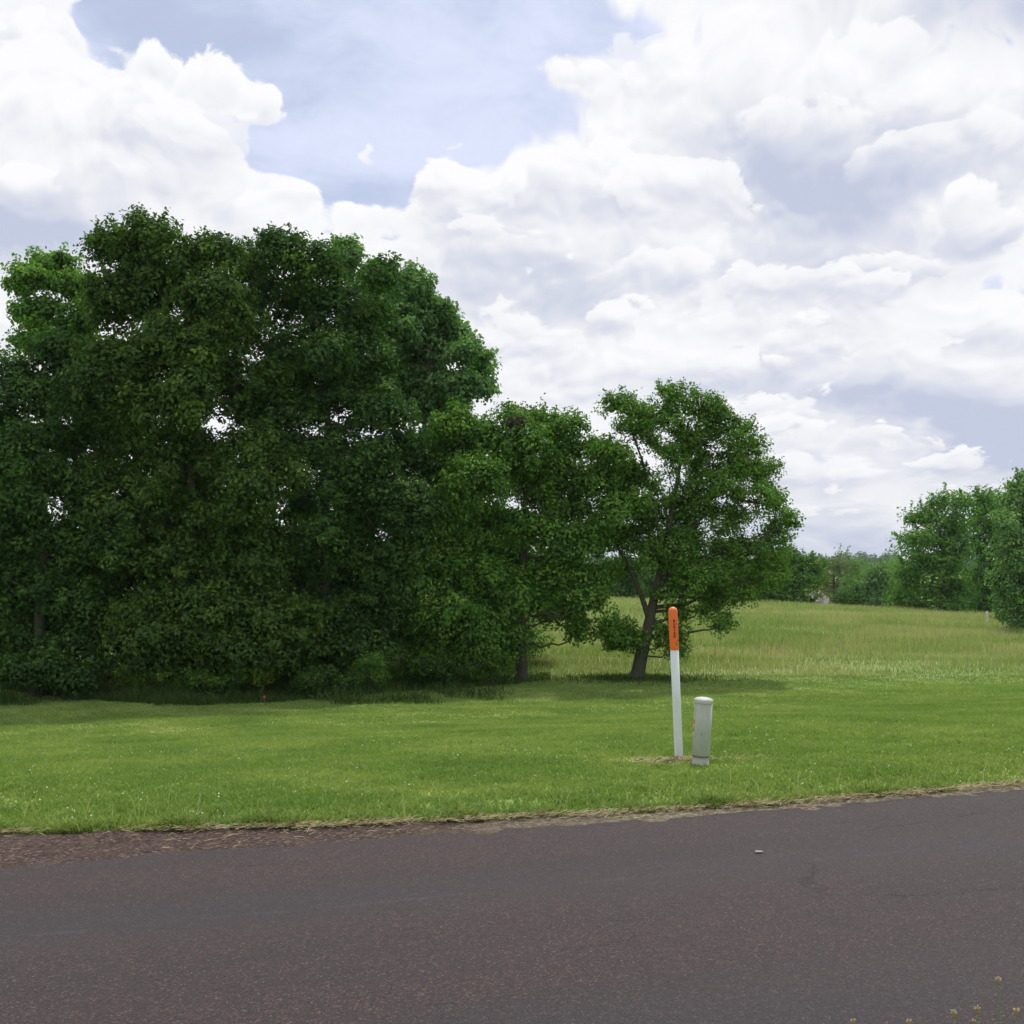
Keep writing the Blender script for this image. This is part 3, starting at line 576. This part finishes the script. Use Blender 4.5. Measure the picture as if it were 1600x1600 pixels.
tree('broadleaf_tree', 'paler small-leaved tree on the right shoulder of the big clump', 'tree', (640, 1068), 32.5,
     [(545, 410, 30, 38), (590, 440, 34, 34), (640, 450, 36, 32), (665, 490, 34, 36), (610, 510, 45, 45), (700, 530, 30, 36), (660, 560, 45, 42), (725, 555, 24, 22), (750, 580, 22, 22), (710, 600, 36, 28), (745, 610, 24, 14), (660, 630, 48, 34), (600, 590, 50, 50), (710, 640, 26, 18), (690, 720, 50, 60), (762, 556, 10, 8), (757, 604, 14, 7), (700, 488, 14, 18), (716, 520, 14, 12), (735, 540, 12, 12)],
     'grey', seed=12, group=G1, holes=HOLES, leaf=.12, tuft_r=.27, per=70, dens=1.0, fill=.2, sprig=.3, r0=.17, tone0=.08, leafw=.8)
tree('broadleaf_tree', 'mid green rounded tree stepping down to the right of the clump', 'tree', (705, 1064), 30.0,
     [(720, 665, 40, 30), (760, 690, 40, 36), (690, 720, 48, 42), (745, 755, 50, 42), (680, 800, 52, 46), (745, 830, 46, 46), (690, 880, 52, 46), (640, 900, 45, 50), (750, 910, 44, 44), (700, 960, 55, 45), (640, 990, 50, 40), (750, 990, 42, 40), (690, 1030, 60, 24)],
     'mid', seed=14, group=G1, holes=HOLES, r0=.17, dead=6, tone0=.24)
tree('broadleaf_tree', 'green tree with a bare upright trunk and a long limb rising to the right', 'tree', (815, 1056), 31.0,
     [(800, 655, 28, 22), (850, 665, 42, 28), (895, 668, 22, 14), (820, 705, 48, 34), (880, 705, 36, 32), (790, 750, 44, 38), (850, 765, 48, 38), (905, 770, 38, 36), (955, 715, 34, 22), (940, 750, 42, 30), (980, 760, 26, 28), (960, 800, 36, 32), (930, 700, 26, 18), (985, 735, 24, 16), (1000, 790, 20, 22), (975, 840, 28, 20), (940, 840, 36, 26), (870, 800, 40, 30), (870, 740, 36, 30),
      (830, 830, 48, 34), (900, 850, 50, 36), (860, 900, 50, 30), (920, 900, 40, 30), (880, 955, 42, 24), (905, 985, 24, 14), (800, 930, 34, 44), (790, 1000, 34, 30), (925, 940, 26, 26), (810, 1010, 16, 18)],
     'mid', seed=17, group=G1, trunk=[(815, 1056), (814, 1000), (818, 930), (819, 850), (820, 780), (812, 700)], r0=.17, dead=10, tone0=.24)
tree('broadleaf_tree', 'gnarled lone tree with a leaning trunk standing clear on the lawn edge', 'tree', (995, 1058), 31.0,
     [(968, 632, 30, 17), (1000, 645, 26, 20), (990, 672, 30, 18), (1050, 622, 28, 22), (1090, 640, 30, 26), (1040, 665, 36, 28), (1120, 655, 26, 26), (1100, 695, 42, 34), (1150, 680, 26, 28), (1165, 715, 34, 32), (1050, 720, 26, 28), (1195, 745, 24, 30), (1130, 755, 36, 24),
      (1180, 785, 34, 28), (1075, 780, 36, 26), (1040, 810, 40, 30), (1010, 800, 26, 24), (1215, 830, 24, 26), (1195, 870, 32, 30), (1165, 860, 26, 26), (1050, 860, 44, 34), (1090, 870, 36, 34), (1015, 870, 26, 22), (1130, 900, 36, 28), (1180, 915, 28, 22), (1080, 915, 34, 26), (1110, 950, 30, 20), (1130, 975, 20, 14), (1045, 930, 26, 18), (1235, 820, 13, 20),
      (965, 985, 30, 20), (975, 1010, 28, 15), (1045, 990, 22, 20), (1055, 1020, 15, 16), (945, 975, 16, 12), (970, 890, 26, 14), (1010, 745, 26, 20), (1120, 830, 26, 14), (1150, 810, 24, 18), (1090, 800, 28, 20), (985, 1000, 24, 16), (1050, 1010, 22, 18), (950, 1000, 20, 14), (1020, 760, 20, 16), (1000, 830, 26, 18), (985, 860, 24, 14), (1080, 830, 34, 22), (1090, 740, 34, 22), (1145, 730, 30, 20), (1140, 860, 30, 20), (1210, 790, 20, 22), (1125, 800, 20, 12), (1070, 690, 26, 20), (1020, 690, 20, 14), (1100, 905, 40, 24), (1150, 930, 30, 20), (1205, 900, 26, 22), (1060, 960, 20, 20)],
     'mid', seed=21, group=G1, trunk=[(995, 1058), (1003, 1020), (1013, 980), (1020, 945), (1030, 900), (1045, 830), (1060, 740), (1075, 660)], forks=[(.085, (1014, 968), (1004, 935), (988, 895), (966, 855), (945, 838), (925, 800)), (.10, (1024, 930), (1060, 860), (1100, 800), (1135, 740), (1160, 690)), (.06, (1036, 870), (1022, 790), (1004, 720), (985, 670)), (.06, (1030, 905), (1090, 880), (1150, 850), (1205, 830)), (.035, (1006, 1010), (990, 985), (965, 975), (945, 985))], r0=.205, leaf=.09, tuft_r=.23, per=48, dens=.70, grow=1.24, sprig=.6, holes=HOLES8, dead=16, tone0=.30, twigs=.7, fill=.15)
# second row: closes the clump towards the meadow
G2 = 'trees at the back of the clump'
def auto_lobes(cx, top, bot, w, n, seed, taper=.6):
    R = np.random.RandomState(seed); out = []
    for i in range(n):
        f = (i + R.uniform(.2, .8)) / n; hw = w * .5 * math.sin(math.pi * (0.16 + .70 * f)) ** taper
        rr = R.uniform(.2, .30) * w; out.append((cx + R.uniform(-1, 1) * max(hw - rr * .6, 0), top + rr * .8 + (bot - top - rr * 1.4) * f, rr, rr * R.uniform(.65, .9)))
    return out
for i, (cx, tp, w, lk, Yb, sd_, lab) in enumerate([
        (20, 640, 240, 'dark', 35, 31, 'dim tree at the back of the clump beside the left frame edge'),
        (330, 700, 260, 'dark', 36, 32, 'dim tree at the back of the clump behind the highest tree'),
        (560, 720, 240, 'dark', 36.5, 33, 'dim tree at the back of the clump behind its lower right gaps'),
        (770, 760, 200, 'mid', 36, 34, 'green tree at the back between the rounded tree and the bare trunk')]):
    tree('broadleaf_tree', lab, 'tree', (cx, 1050), Yb, auto_lobes(cx, tp, 1050, w, 16, sd_), lk, seed=sd_, group=G2, holes=HOLES, leaf=.15, tuft_r=.45, per=50, dens=.75, r0=.16, twigs=.2, fill=.3)

# shrubs at the foot of the clump
G3 = 'shrubs at the foot of the clump'
for i, (px, py, w, h_, lk, lab) in enumerate([
        (65, 1040, 70, 30, 'lime', 'yellow-green scrubby shrub low at the left end of the clump'), (165, 1052, 70, 24, 'lime', 'lime green low shrub under the left dark tree'),
        (235, 1058, 60, 20, 'lime', 'small bright shrub in the long grass below the highest tree'), (340, 1050, 90, 26, 'mid', 'mid green low shrub between the bright shrub and the yellowish sprig'),
        (415, 1050, 30, 14, 'lime', 'yellowish sprig low above the tiny red marker'), (585, 1040, 50, 24, 'mid', 'mid green shrub at the dark gap right of the big clump'),
        (700, 1045, 100, 30, 'dark', 'dark bushy shrub below the rounded tree'), (510, 1052, 100, 28, 'dark', 'dark bushy shrub left of the dark gap'), (770, 1040, 60, 30, 'mid', 'mid green shrub beside the bare trunk')]):
    Yb = 26.9 if px < 650 else 29.2
    R_ = np.random.RandomState(i + 700)
    lb = [(px + R_.uniform(-.5, .5) * w, py + R_.uniform(-.3, .9) * h_, w * R_.uniform(.12, .24), h_ * R_.uniform(.3, .55), R_.uniform(-.4, .4)) for _ in range(9)]
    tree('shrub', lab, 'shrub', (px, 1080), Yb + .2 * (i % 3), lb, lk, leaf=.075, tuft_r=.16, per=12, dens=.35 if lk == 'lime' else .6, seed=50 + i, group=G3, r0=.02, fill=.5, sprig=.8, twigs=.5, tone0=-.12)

# right hand and distant trees
G4 = 'trees along the far side of the meadow'
tree('broadleaf_tree', 'spreading tree at the far meadow edge, left one of the pair on the right', 'tree', (1480, 968), 84,
     [(1470, 785, 28, 20), (1500, 790, 24, 22), (1450, 810, 26, 22), (1485, 820, 34, 26), (1425, 812, 16, 12), (1430, 845, 26, 20), (1415, 860, 16, 13), (1460, 850, 36, 26), (1500, 860, 30, 28), (1440, 885, 36, 24), (1480, 890, 36, 26), (1420, 905, 26, 22), (1460, 925, 42, 26), (1505, 925, 26, 26), (1415, 935, 26, 20), (1500, 830, 20, 24), (1430, 950, 30, 14), (1480, 950, 30, 14)],
     'light', seed=61, group=G4, leaf=.26, tuft_r=.75, per=52, r0=.3, yvar=2, tone0=-.12, dens=.8)
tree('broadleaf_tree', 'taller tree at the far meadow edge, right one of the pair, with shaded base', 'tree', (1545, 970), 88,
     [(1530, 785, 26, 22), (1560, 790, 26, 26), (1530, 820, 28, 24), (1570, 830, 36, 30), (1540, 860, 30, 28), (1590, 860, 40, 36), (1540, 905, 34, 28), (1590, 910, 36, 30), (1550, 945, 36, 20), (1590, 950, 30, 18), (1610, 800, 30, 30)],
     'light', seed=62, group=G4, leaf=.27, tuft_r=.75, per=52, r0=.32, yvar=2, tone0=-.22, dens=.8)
tree('broadleaf_tree', 'pale green tree cut by the right frame edge, boughs sweeping down to the meadow', 'tree', (1700, 1000), 52,
     [(1598, 775, 22, 34), (1590, 800, 26, 32), (1575, 830, 22, 30), (1610, 830, 34, 34), (1585, 870, 32, 30), (1575, 905, 26, 28), (1605, 920, 36, 34), (1570, 935, 20, 22), (1590, 965, 30, 18), (1610, 980, 34, 14), (1680, 760, 50, 60), (1700, 860, 90, 80), (1690, 950, 80, 40), (1640, 820, 60, 60)],
     'grey', seed=63, group=G4, leaf=.16, tuft_r=.42, per=56, r0=.28, yvar=1.4, sprig=.7, tone0=.26, dens=.9)
far = [(1235, 848, 952, 110, 98, 'mid', 'bushy green tree beside the lone tree, left of the house'), (1190, 862, 950, 90, 104, 'dark', 'dark far tree mostly behind the right side of the lone tree'),
       (1305, 858, 958, 78, 112, 'twiggy', 'grey thin-leaved tree behind the meadow right of the house'), (1372, 876, 960, 90, 118, 'grey', 'rounded bluish green tree left of the meadow pair'), (1345, 868, 950, 70, 150, 'light', 'light green crown between the grey thin-leaved tree and the rounded tree'),
       (1405, 868, 955, 70, 160, 'light', 'bright far crown touching the left side of the meadow pair'), (1275, 885, 940, 40, 125, 'yellow', 'small yellow-leaved tree above the house roof'), (1330, 915, 960, 40, 100, 'dark', 'dark low bush at the far field edge'),
       (960, 868, 945, 100, 96, 'dark', 'dark far tree seen under the limb of the lone tree'), (1060, 862, 950, 120, 100, 'mid', 'far green tree behind the lone tree trunk'), (1130, 866, 950, 110, 108, 'mid', 'far green tree behind the drooping boughs of the lone tree'), (880, 870, 945, 110, 94, 'dark', 'far dark tree seen beneath the long limb')]
for i, (cx, tp, bt, w, Yb, lk, lab) in enumerate(far):
    tree('broadleaf_tree', lab, 'tree', (cx, bt), Yb, auto_lobes(cx, tp, bt + 14, w, 13, 80 + i, .45), lk, seed=80 + i, group=G4, leaf=.26 if lk != 'twiggy' else .2, tuft_r=.7 * Yb / 100, per=44, dens=.9 if lk != 'twiggy' else .5,
         r0=.22, yvar=1.5, twigs=.3 if lk != 'twiggy' else 1.0, tone0=.1, sprig=.3 if lk != 'twiggy' else .8)

# distant woods in the valley and on the ridge
def wood(name, n, y0, y1, xr, hh, label, lk, leafs, seed, per):
    R = np.random.RandomState(seed); Y = R.uniform(y0, y1, n); X = R.uniform(xr[0], xr[1], n) * Y; H = R.uniform(hh[0], hh[1], n)
    ti = np.repeat(np.arange(n), per); m = len(ti); o = norm(R.normal(size=(m, 3))) * (R.uniform(0, 1, m) ** .3)[:, None]; o[:, 2] = np.abs(o[:, 2])
    lump = R.uniform(.8, 1.1, m)
    P = np.stack([X, Y, ground(X, Y)], 1)[ti] + o * np.stack([H * .42, H * .42, H * .95], 1)[ti] * lump[:, None]
    Nn = norm(o + [0, 0, .5] + R.normal(0, .5, (m, 3))); Ls = R.uniform(.6, 1.3, m) * leafs
    V, Fc = leaf_quads(R, P, Nn, Ls, Ls * .8)
    return tag(mesh_np(name, V, Fc, LEAF[lk], tone=np.clip(.4 + R.normal(0, .15, n)[ti] + R.normal(0, .1, m), 0, 1)), label, 'woodland', kind='stuff')
wood('valley_wood', 130, 190, 420, (-.12, .6), (10, 15), 'green treetops of the valley wood beyond the meadow', 'mid', 1.1, 5, 420)
wood('ridge_wood', 420, 800, 1150, (-.55, .62), (12, 18), 'far blue-green wooded ridge on the horizon', 'dark', 2.6, 6, 200)

# ------------------------------------------------------------------ buildings glimpsed beyond the meadow
def box(x0, x1, y0, y1, z0, z1):
    V = np.array([[x, y, z] for z in (z0, z1) for y in (y0, y1) for x in (x0, x1)], float)
    return V, np.array([[0, 2, 3, 1], [4, 5, 7, 6], [0, 1, 5, 4], [2, 6, 7, 3], [0, 4, 6, 2], [1, 3, 7, 5]])
def join(L):
    Vs, Fs, o = [], [], 0
    for V, Fc in L: Vs.append(V); Fs.append(np.asarray(Fc) + o); o += len(V)
    return np.concatenate(Vs), np.concatenate(Fs)
def plain(name, col, rough=.7, spec=.3, var=.12, sc=3.0):
    def fn(k, b):
        p = geo(k); n = k.noise(p, sc, 5, .6)
        k.put(b.inputs['Base Color'], k.mix(n, tuple(c * (1 - var) for c in col), tuple(min(1, c * (1 + var)) for c in col)))
    return mat(name, fn, rough, spec)
SIDING = plain('white_siding', (.66, .67, .68)); SHING = plain('grey_shingles', (.24, .21, .20), .9, .1, .3, 6); GLASS = plain('dark_window', (.03, .035, .045), .15, .6)
def house(px0, px1, ridge_y, eave_y, Y, depth, label, sh):
    a = at(px0, ridge_y, Y); b = at(px1, ridge_y, Y); ze = at(px0, eave_y, Y)[2]; zr = a[2]; x0, x1 = a[0], b[0]
    g = float(ground((x0 + x1) / 2, Y)) - .3
    g = min(g, ze - 2.4)
    r = empty('house', ((x0 + x1) / 2, Y + depth / 2, g), label, 'house', 'houses beyond the meadow')
    V, Fc = box(x0, x1, Y, Y + depth, g, ze); mesh_np('wall', V, Fc, SIDING, r)
    o = .35; ym = Y + depth / 2
    RV = np.array([[x0 - o, Y - o, ze + .02], [x1 + o, Y - o, ze + .02], [x1 + o, ym, zr], [x0 - o, ym, zr], [x0 - o, Y + depth + o, ze + .02], [x1 + o, Y + depth + o, ze + .02]])
    RV2 = np.concatenate([RV, RV - [0, 0, .14]])
    ro = mesh_np('roof', RV2, np.array([[0, 1, 2, 3], [3, 2, 5, 4], [6, 9, 8, 7], [9, 10, 11, 8], [0, 6, 7, 1], [4, 5, 11, 10], [0, 3, 9, 6], [3, 4, 10, 9], [1, 7, 8, 2], [2, 8, 11, 5]]), SHING, r)
    ga = []
    for xx, sgn in ((x0, -1), (x1, 1)):
        ga.append((np.array([[xx, Y + .05, ze], [xx, Y + depth - .05, ze], [xx, ym, zr - .16], [xx, ym, zr - .16]]) , np.array([[0, 1, 2, 3]])))
    for V, Fc in ga: mesh_np('gable', V, Fc, SIDING, r)
    nw = max(2, int((x1 - x0) / 2.6))
    for i in range(nw):
        xc = x0 + (i + .5) * (x1 - x0) / nw; V, Fc = box(xc - .45, xc + .45, Y - .03, Y + .02, ze - 1.5, ze - .5); w_ = mesh_np('window', V, Fc, SIDING, r)
        w_.parent = r; V, Fc = box(xc - .37, xc + .37, Y - .05, Y - .031, ze - 1.42, ze - .58); p_ = mesh_np('pane', V, Fc, GLASS, r); p_.parent = w_
    # chimney standing on the ridge
    V, Fc = box(x1 - 1.3, x1 - .8, ym - .3, ym + .3, zr - .3, zr + .6); ch = mesh_np('chimney', V, Fc, SIDING, r); ch.parent = ro
house(1246, 1292, 924, 940, 118, 8, 'grey-roofed house glimpsed beyond the meadow between two far trees', 0)
house(1292, 1320, 945, 953, 108, 6, 'low pale outbuilding at the crest beside the grey thin-leaved tree', 0)
house(1044, 1096, 918, 929, 90, 7, 'white-walled house glimpsed behind the lone tree', 0)

# ------------------------------------------------------------------ marker post, pedestal and small things
def lathe(prof, sides=40):
    prof = np.array(prof, float); ang = np.linspace(0, 2 * np.pi, sides, endpoint=False); kx = len(prof)
    V = np.stack([prof[:, 0:1] * np.cos(ang), prof[:, 0:1] * np.sin(ang), np.broadcast_to(prof[:, 1:2], (kx, sides))], -1).reshape(-1, 3)
    i = np.arange(kx - 1)[:, None] * sides; j = np.arange(sides)[None]; j2 = (j + 1) % sides
    return V, np.stack([i + j, i + j2, i + sides + j2, i + sides + j], -1).reshape(-1, 4)
def local(name, VF, material, parent, smooth=True):
    o = mesh_np(name, VF[0], VF[1], material, None, smooth=smooth); o.parent = parent; return o
def orange_fn(k, b):
    p = geo(k); n = k.noise(p, 9, 5, .6)
    k.put(b.inputs['Base Color'], k.mix(n, (.70, .115, .012), (.82, .17, .03)))
ORANGE = mat('orange_plastic', orange_fn, .35, .5)
def wpost_fn(k, b):
    p = geo(k); z = k.sep(p)[2]; n = k.noise(k.vm('MULTIPLY', p, (3, 3, .6)), 6, 5, .7)
    c = k.mix(k.rng(n, .4, .75, 0, .4), (.64, .70, .73), (.52, .56, .56))
    soilf = k.m('MULTIPLY', k.rng(z, -.02, -.19), k.rng(k.noise(p, 25, 4), .3, .7, 0, .8))
    k.put(b.inputs['Base Color'], k.mix(soilf, c, (.33, .29, .2)))
WPOST = mat('white_plastic', wpost_fn, .45, .4)
def ped_fn(k, b):
    p = geo(k); z = k.sep(p)[2]; n = k.noise(k.vm('MULTIPLY', p, (2, 2, .5)), 9, 6, .7)
    c = k.mix(k.rng(n, .35, .75), (.36, .40, .34), (.29, .33, .28))
    k.put(b.inputs['Base Color'], k.mix(k.rng(z, -.02, -.2, 0, .45), c, (.36, .33, .25)))
PED = mat('grey_green_plastic', ped_fn, .5, .35)
CAPM = plain('pale_cap', (.46, .49, .455), .5, .3, .08, 20)
DARK = plain('dark_print', (.035, .02, .018), .6); RUST = plain('faded_red_print', (.42, .06, .02), .6); DARKG = plain('dark_gap', (.14, .15, .12), .8)
def text_on_cyl(ch, R, ang, z, size, material, parent, name):
    cu = bpy.data.curves.new('lettering', 'FONT'); cu.body = ch; cu.size = size; cu.align_x = 'CENTER'; cu.align_y = 'CENTER'; cu.offset = size * .05; cu.resolution_u = 3
    t = bpy.data.objects.new('lettering', cu); C.objects.link(t)
    bpy.context.view_layer.update(); me = bpy.data.meshes.new_from_object(t); bpy.data.objects.remove(t); bpy.data.curves.remove(cu)
    for v in me.vertices:
        a = ang + v.co.x / R; v.co = (R * math.sin(a), -R * math.cos(a), z + v.co.y)
    me.materials.clear(); me.materials.append(material)
    return me
def merge(name, meshes, material, parent):
    import bmesh
    bm = bmesh.new()
    for me in meshes: bm.from_mesh(me)
    me = bpy.data.meshes.new(name); bm.to_mesh(me); bm.free(); me.materials.append(material)
    o = bpy.data.objects.new(name, me); C.objects.link(o); o.parent = parent; return o
PY = 10.9
base = hit(1061, 1189); PY = base[1]
topp = at(1051, 948, PY); H = topp[2] - base[2]; lean = math.atan2(topp[0] - base[0], H)
post = empty('marker_post', base, 'slim white marker post with an orange domed top, leaning left at the lawn edge', 'marker post')
post.rotation_euler = (0, lean, 0)
Rr = .0385; zo = H - .392
local('tube', lathe([(Rr, -.25), (Rr, -.02), (Rr, zo * .5), (Rr, zo + .01), (Rr * .9, zo + .012)]), WPOST, post)
dome = [(Rr + .003, zo), (Rr + .0035, zo + .004), (Rr + .0035, H - .04)] + [((Rr + .0035) * math.cos(a), H - .04 + .04 * math.sin(a)) for a in np.linspace(.15, 1.5, 8)] + [(.0003, H)]
sl = local('orange_sleeve', lathe(dome), ORANGE, post)
ms = [text_on_cyl(ch, Rr + .0045, .06, H - .128 - i * .0285, .031, DARK, post, 'x') for i, ch in enumerate('BURIED')]
merge('lettering', ms, DARK, sl)
fm = []
for i in range(9):          # faint unreadable column of small print beside the big letters
    V, Fc = [], []
    R_ = Rr + .0046
    for j in range(4):
        a0 = .60 + j * .06; z0 = H - .125 - i * .018
        V += [[R_ * math.sin(a0), -R_ * math.cos(a0), z0], [R_ * math.sin(a0 + .035), -R_ * math.cos(a0 + .035), z0], [R_ * math.sin(a0 + .035), -R_ * math.cos(a0 + .035), z0 + .008], [R_ * math.sin(a0), -R_ * math.cos(a0), z0 + .008]]
        Fc.append([4 * j, 4 * j + 1, 4 * j + 2, 4 * j + 3])
    fm.append((np.array(V), np.array(Fc)))
local('small_print', join(fm), RUST, sl, False)
def disc(a0, z0, r, R_):
    ang = np.linspace(0, 2 * np.pi, 16, endpoint=False); return np.stack([R_ * np.sin(a0 + r * np.cos(ang) / R_), -R_ * np.cos(a0 + r * np.cos(ang) / R_), z0 + r * np.sin(ang)], 1)
dv = np.concatenate([disc(.42, H - .335, .0095, Rr + .0047), disc(.78, H - .305, .0095, Rr + .0047)])
local('printed_emblem', (dv, np.arange(32).reshape(2, 16)), RUST, sl, False)

pb = hit(1094.5, 1196); QY = pb[1]; sc = F / QY
ped = empty('pedestal', pb, 'stout grey-green cylindrical cable pedestal with a pale cap, right of the post', 'pedestal')
pt = at(1099.5, 1092, QY); Hp = pt[2] - pb[2]; ped.rotation_euler = (0, math.atan2(pt[0] - pb[0], Hp), 0)
Rp = 13.9 / sc
local('base_tube', lathe([(Rp * .9, -.2), (Rp * .9, .095), (Rp * .8, .096)]), PED, ped)
hs = lathe([(Rp * .98, .085), (Rp, .088), (Rp, Hp * .5), (Rp, Hp - .012), (Rp * .9, Hp - .011)], 48)
local('housing', hs, PED, ped)
rc = Rp * 1.055
local('cap', lathe([(rc * .97, Hp - .035), (rc, Hp - .032), (rc, Hp - .008), (rc * .98, Hp - .002), (rc * .75, Hp + .010), (rc * .4, Hp + .016), (.001, Hp + .018)], 48), CAPM, ped)
def cylpatch(a0, a1, z0, z1, R_, n=8):
    a = np.linspace(a0, a1, n); V = np.concatenate([np.stack([R_ * np.sin(a), -R_ * np.cos(a), np.full(n, z)], 1) for z in (z0, z1)])
    return V, np.array([[i, i + 1, n + i + 1, n + i] for i in range(n - 1)])
lb = local('warning_label', cylpatch(-2.3, -1.18, Hp - .32, Hp - .07, Rp + .0012), CAPM, ped)
for b0_, b1_, b2_ in ((-1.16, -.215, -.18), (-1.24, -.285, -.25)):
    local('orange_band', cylpatch(-2.2, b0_, Hp + b1_, Hp + b2_, Rp + .0024), ORANGE, lb)
local('latch_slot', join([cylpatch(-.22, -.16, Hp - .31, Hp - .28, Rp + .0012, 3)]), DARKG, ped)
local('lower_band', lathe([(Rp * 1.004, .082), (Rp * 1.012, .084), (Rp * 1.012, .09), (Rp * 1.004, .092)], 48), DARKG, ped)

# tiny red marker and far white stake
RED = plain('red_plastic', (.62, .03, .02), .5)
rb = hit(413, 1101, 18)
rm = empty('ground_marker', rb, 'tiny red ground marker in the long grass below the yellowish sprig', 'marker')
local('stake', lathe([(.006, -.05), (.006, .16), (.001, .165)], 8), TWIG, rm)
local('red_top', lathe([(.001, .14), (.022, .15), (.03, .17), (.022, .195), (.001, .205)], 12), RED, rm)
wb = at(1542.5, 975, 62); wb[2] = ground(wb[0], wb[1])
wk = empty('stake', wb, 'thin white stake far off in the meadow before the right-hand trees', 'stake')
local('shaft', lathe([(.055, -.1), (.055, .72), (.06, .74), (.06, .80), (.001, .82)], 12), WPOST, wk)

# bird nest in the tree with the bare trunk
nb = at(808, 662, 30.1); nestp = []
R = np.random.RandomState(4)
for _ in range(260):
    d = norm(R.normal(size=3)) * [.24, .24, .17]; e_ = d + R.normal(0, .1, 3); nestp.append((np.array([nb + d, nb + (d + e_) / 2 + R.normal(0, .02, 3), nb + e_]), np.array([.01, .01, .006])))
V, Fc = tubes(nestp, 4)
tag(mesh_np('bird_nest', V, Fc, BARK), 'dark ball of twigs lodged in the treetop above the bare trunk', 'nest')

# plantain weeds on the near verge
STEM = plain('weed_stem', (.14, .20, .06), .7); HEADG = plain('weed_head_pale', (.42, .42, .30), .8, .2, .3, 300); HEADB = plain('weed_head_brown', (.30, .17, .07), .8, .2, .3, 300)
G5 = 'weeds on the near verge'
for i, (px, py, Yw, lab, two) in enumerate([
        (1560, 1533, 2.95, 'tallest weed stalk rising at the lower right over the road', 0), (1527, 1579, 2.85, 'short brown-headed weed stalk left of the tallest one, with a pale side bud', 1), (1490, 1585, 2.8, 'brown-headed weed stalk, third in from the right', 0),
        (1588, 1582, 2.85, 'weed stalk nearest the right frame edge', 0), (1333, 1597, 2.75, 'pale weed head just showing at the bottom edge, the leftmost', 0), (1420, 1598, 2.75, 'green weed tip just showing at the bottom edge', 0)]):
    tp = at(px, py, Yw); gz = ground(tp[0], tp[1] - .15); b_ = np.array([tp[0] - .05 + R.normal(0, .01), min(tp[1] - .02, road_far(tp[0]) - ROAD_W - .02), 0]); b_[2] = ground(b_[0], b_[1])
    w_ = empty('weed', b_, lab, 'weed', G5)
    q = bez(b_, (b_ + tp) / 2 + [.015, 0, .04], tp, 10); V, Fc = tubes([(q, np.linspace(.0022, .0012, 10))], 6); mesh_np('stem', V, Fc, STEM, w_, smooth=True)
    def head(P, s, lower=True):
        Vb, Fb = lathe([(.0005, -.010), (.0042, -.006), (.005, 0), (.0036, .007), (.0005, .011)], 12); mesh_np('flower_head', Vb * s + P, Fb, HEADB, w_, smooth=True)
        st = []
        for a in np.linspace(0, 6.28, 12, endpoint=False):
            e_ = P + s * np.array([.008 * math.cos(a), .008 * math.sin(a), .007 + R.uniform(-.003, .004)]); st.append((np.array([P + [0, 0, .001], e_]), np.array([.0011, .0014]) * s))
        V, Fc = tubes(st, 4); mesh_np('stamens', V, Fc, HEADG, w_)
    head(tp, .8 if px < 1450 else 1.0)
    if two:
        t2 = tp + [-.008, 0, -.028]; V, Fc = tubes([(bez(tp + [.0, 0, -.07], tp + [-.004, 0, -.05], t2, 5), np.full(5, .0011))], 5); mesh_np('side_stem', V, Fc, STEM, w_); head(t2, .6)
    lv = []
    for _ in range(7):
        a = R.uniform(0, 6.28); e_ = b_ + [.09 * math.cos(a), .09 * math.sin(a), .05]; s_ = np.array([-math.sin(a), math.cos(a), 0]) * .012
        m_ = (b_ + e_) / 2 + [0, 0, .03]; lv.append((np.array([b_, m_ + s_, e_, m_ - s_]), np.array([[0, 1, 2, 3]])))
    V, Fc = join(lv); mesh_np('leaves', V, Fc, LEAF['mid'], w_, tone=np.full(len(Fc), .6))

# flat chip of litter on the asphalt
lp = at(1185, 1328, 0.0001 + 1.67 * F / (1328 - HOR)); V = np.array([[-.02, -.014, 0], [.022, -.01, 0], [.024, .012, 0], [-.012, .016, 0]]); V = np.concatenate([V, V + [0, 0, .004]]) + [lp[0], lp[1], .040]
tag(mesh_np('paper_scrap', V, np.array([[3, 2, 1, 0], [4, 5, 6, 7], [0, 1, 5, 4], [1, 2, 6, 5], [2, 3, 7, 6], [3, 0, 4, 7]]), plain('paper', (.28, .28, .28))), 'small white scrap lying on the asphalt below the pedestal', 'litter')

# air: a thin even haze that only the far woods show
hv = np.array([[x, y, z] for z in (-40, 60) for y in (-60, 1450) for x in (-900, 900)], float)
hm = bpy.data.materials.new('air'); hm.use_nodes = True; hm.node_tree.nodes.clear()
ho = hm.node_tree.nodes.new('ShaderNodeOutputMaterial'); hp = hm.node_tree.nodes.new('ShaderNodeVolumePrincipled')
hp.inputs['Color'].default_value = (.80, .88, 1, 1); hp.inputs['Density'].default_value = .00014; hp.inputs['Anisotropy'].default_value = .2
hm.node_tree.links.new(hp.outputs[0], ho.inputs['Volume'])
tag(mesh_np('haze', hv, np.array([[0, 2, 3, 1], [4, 5, 7, 6], [0, 1, 5, 4], [2, 6, 7, 3], [0, 4, 6, 2], [1, 3, 7, 5]]), hm), 'thin haze over the far woods', 'haze', kind='stuff')
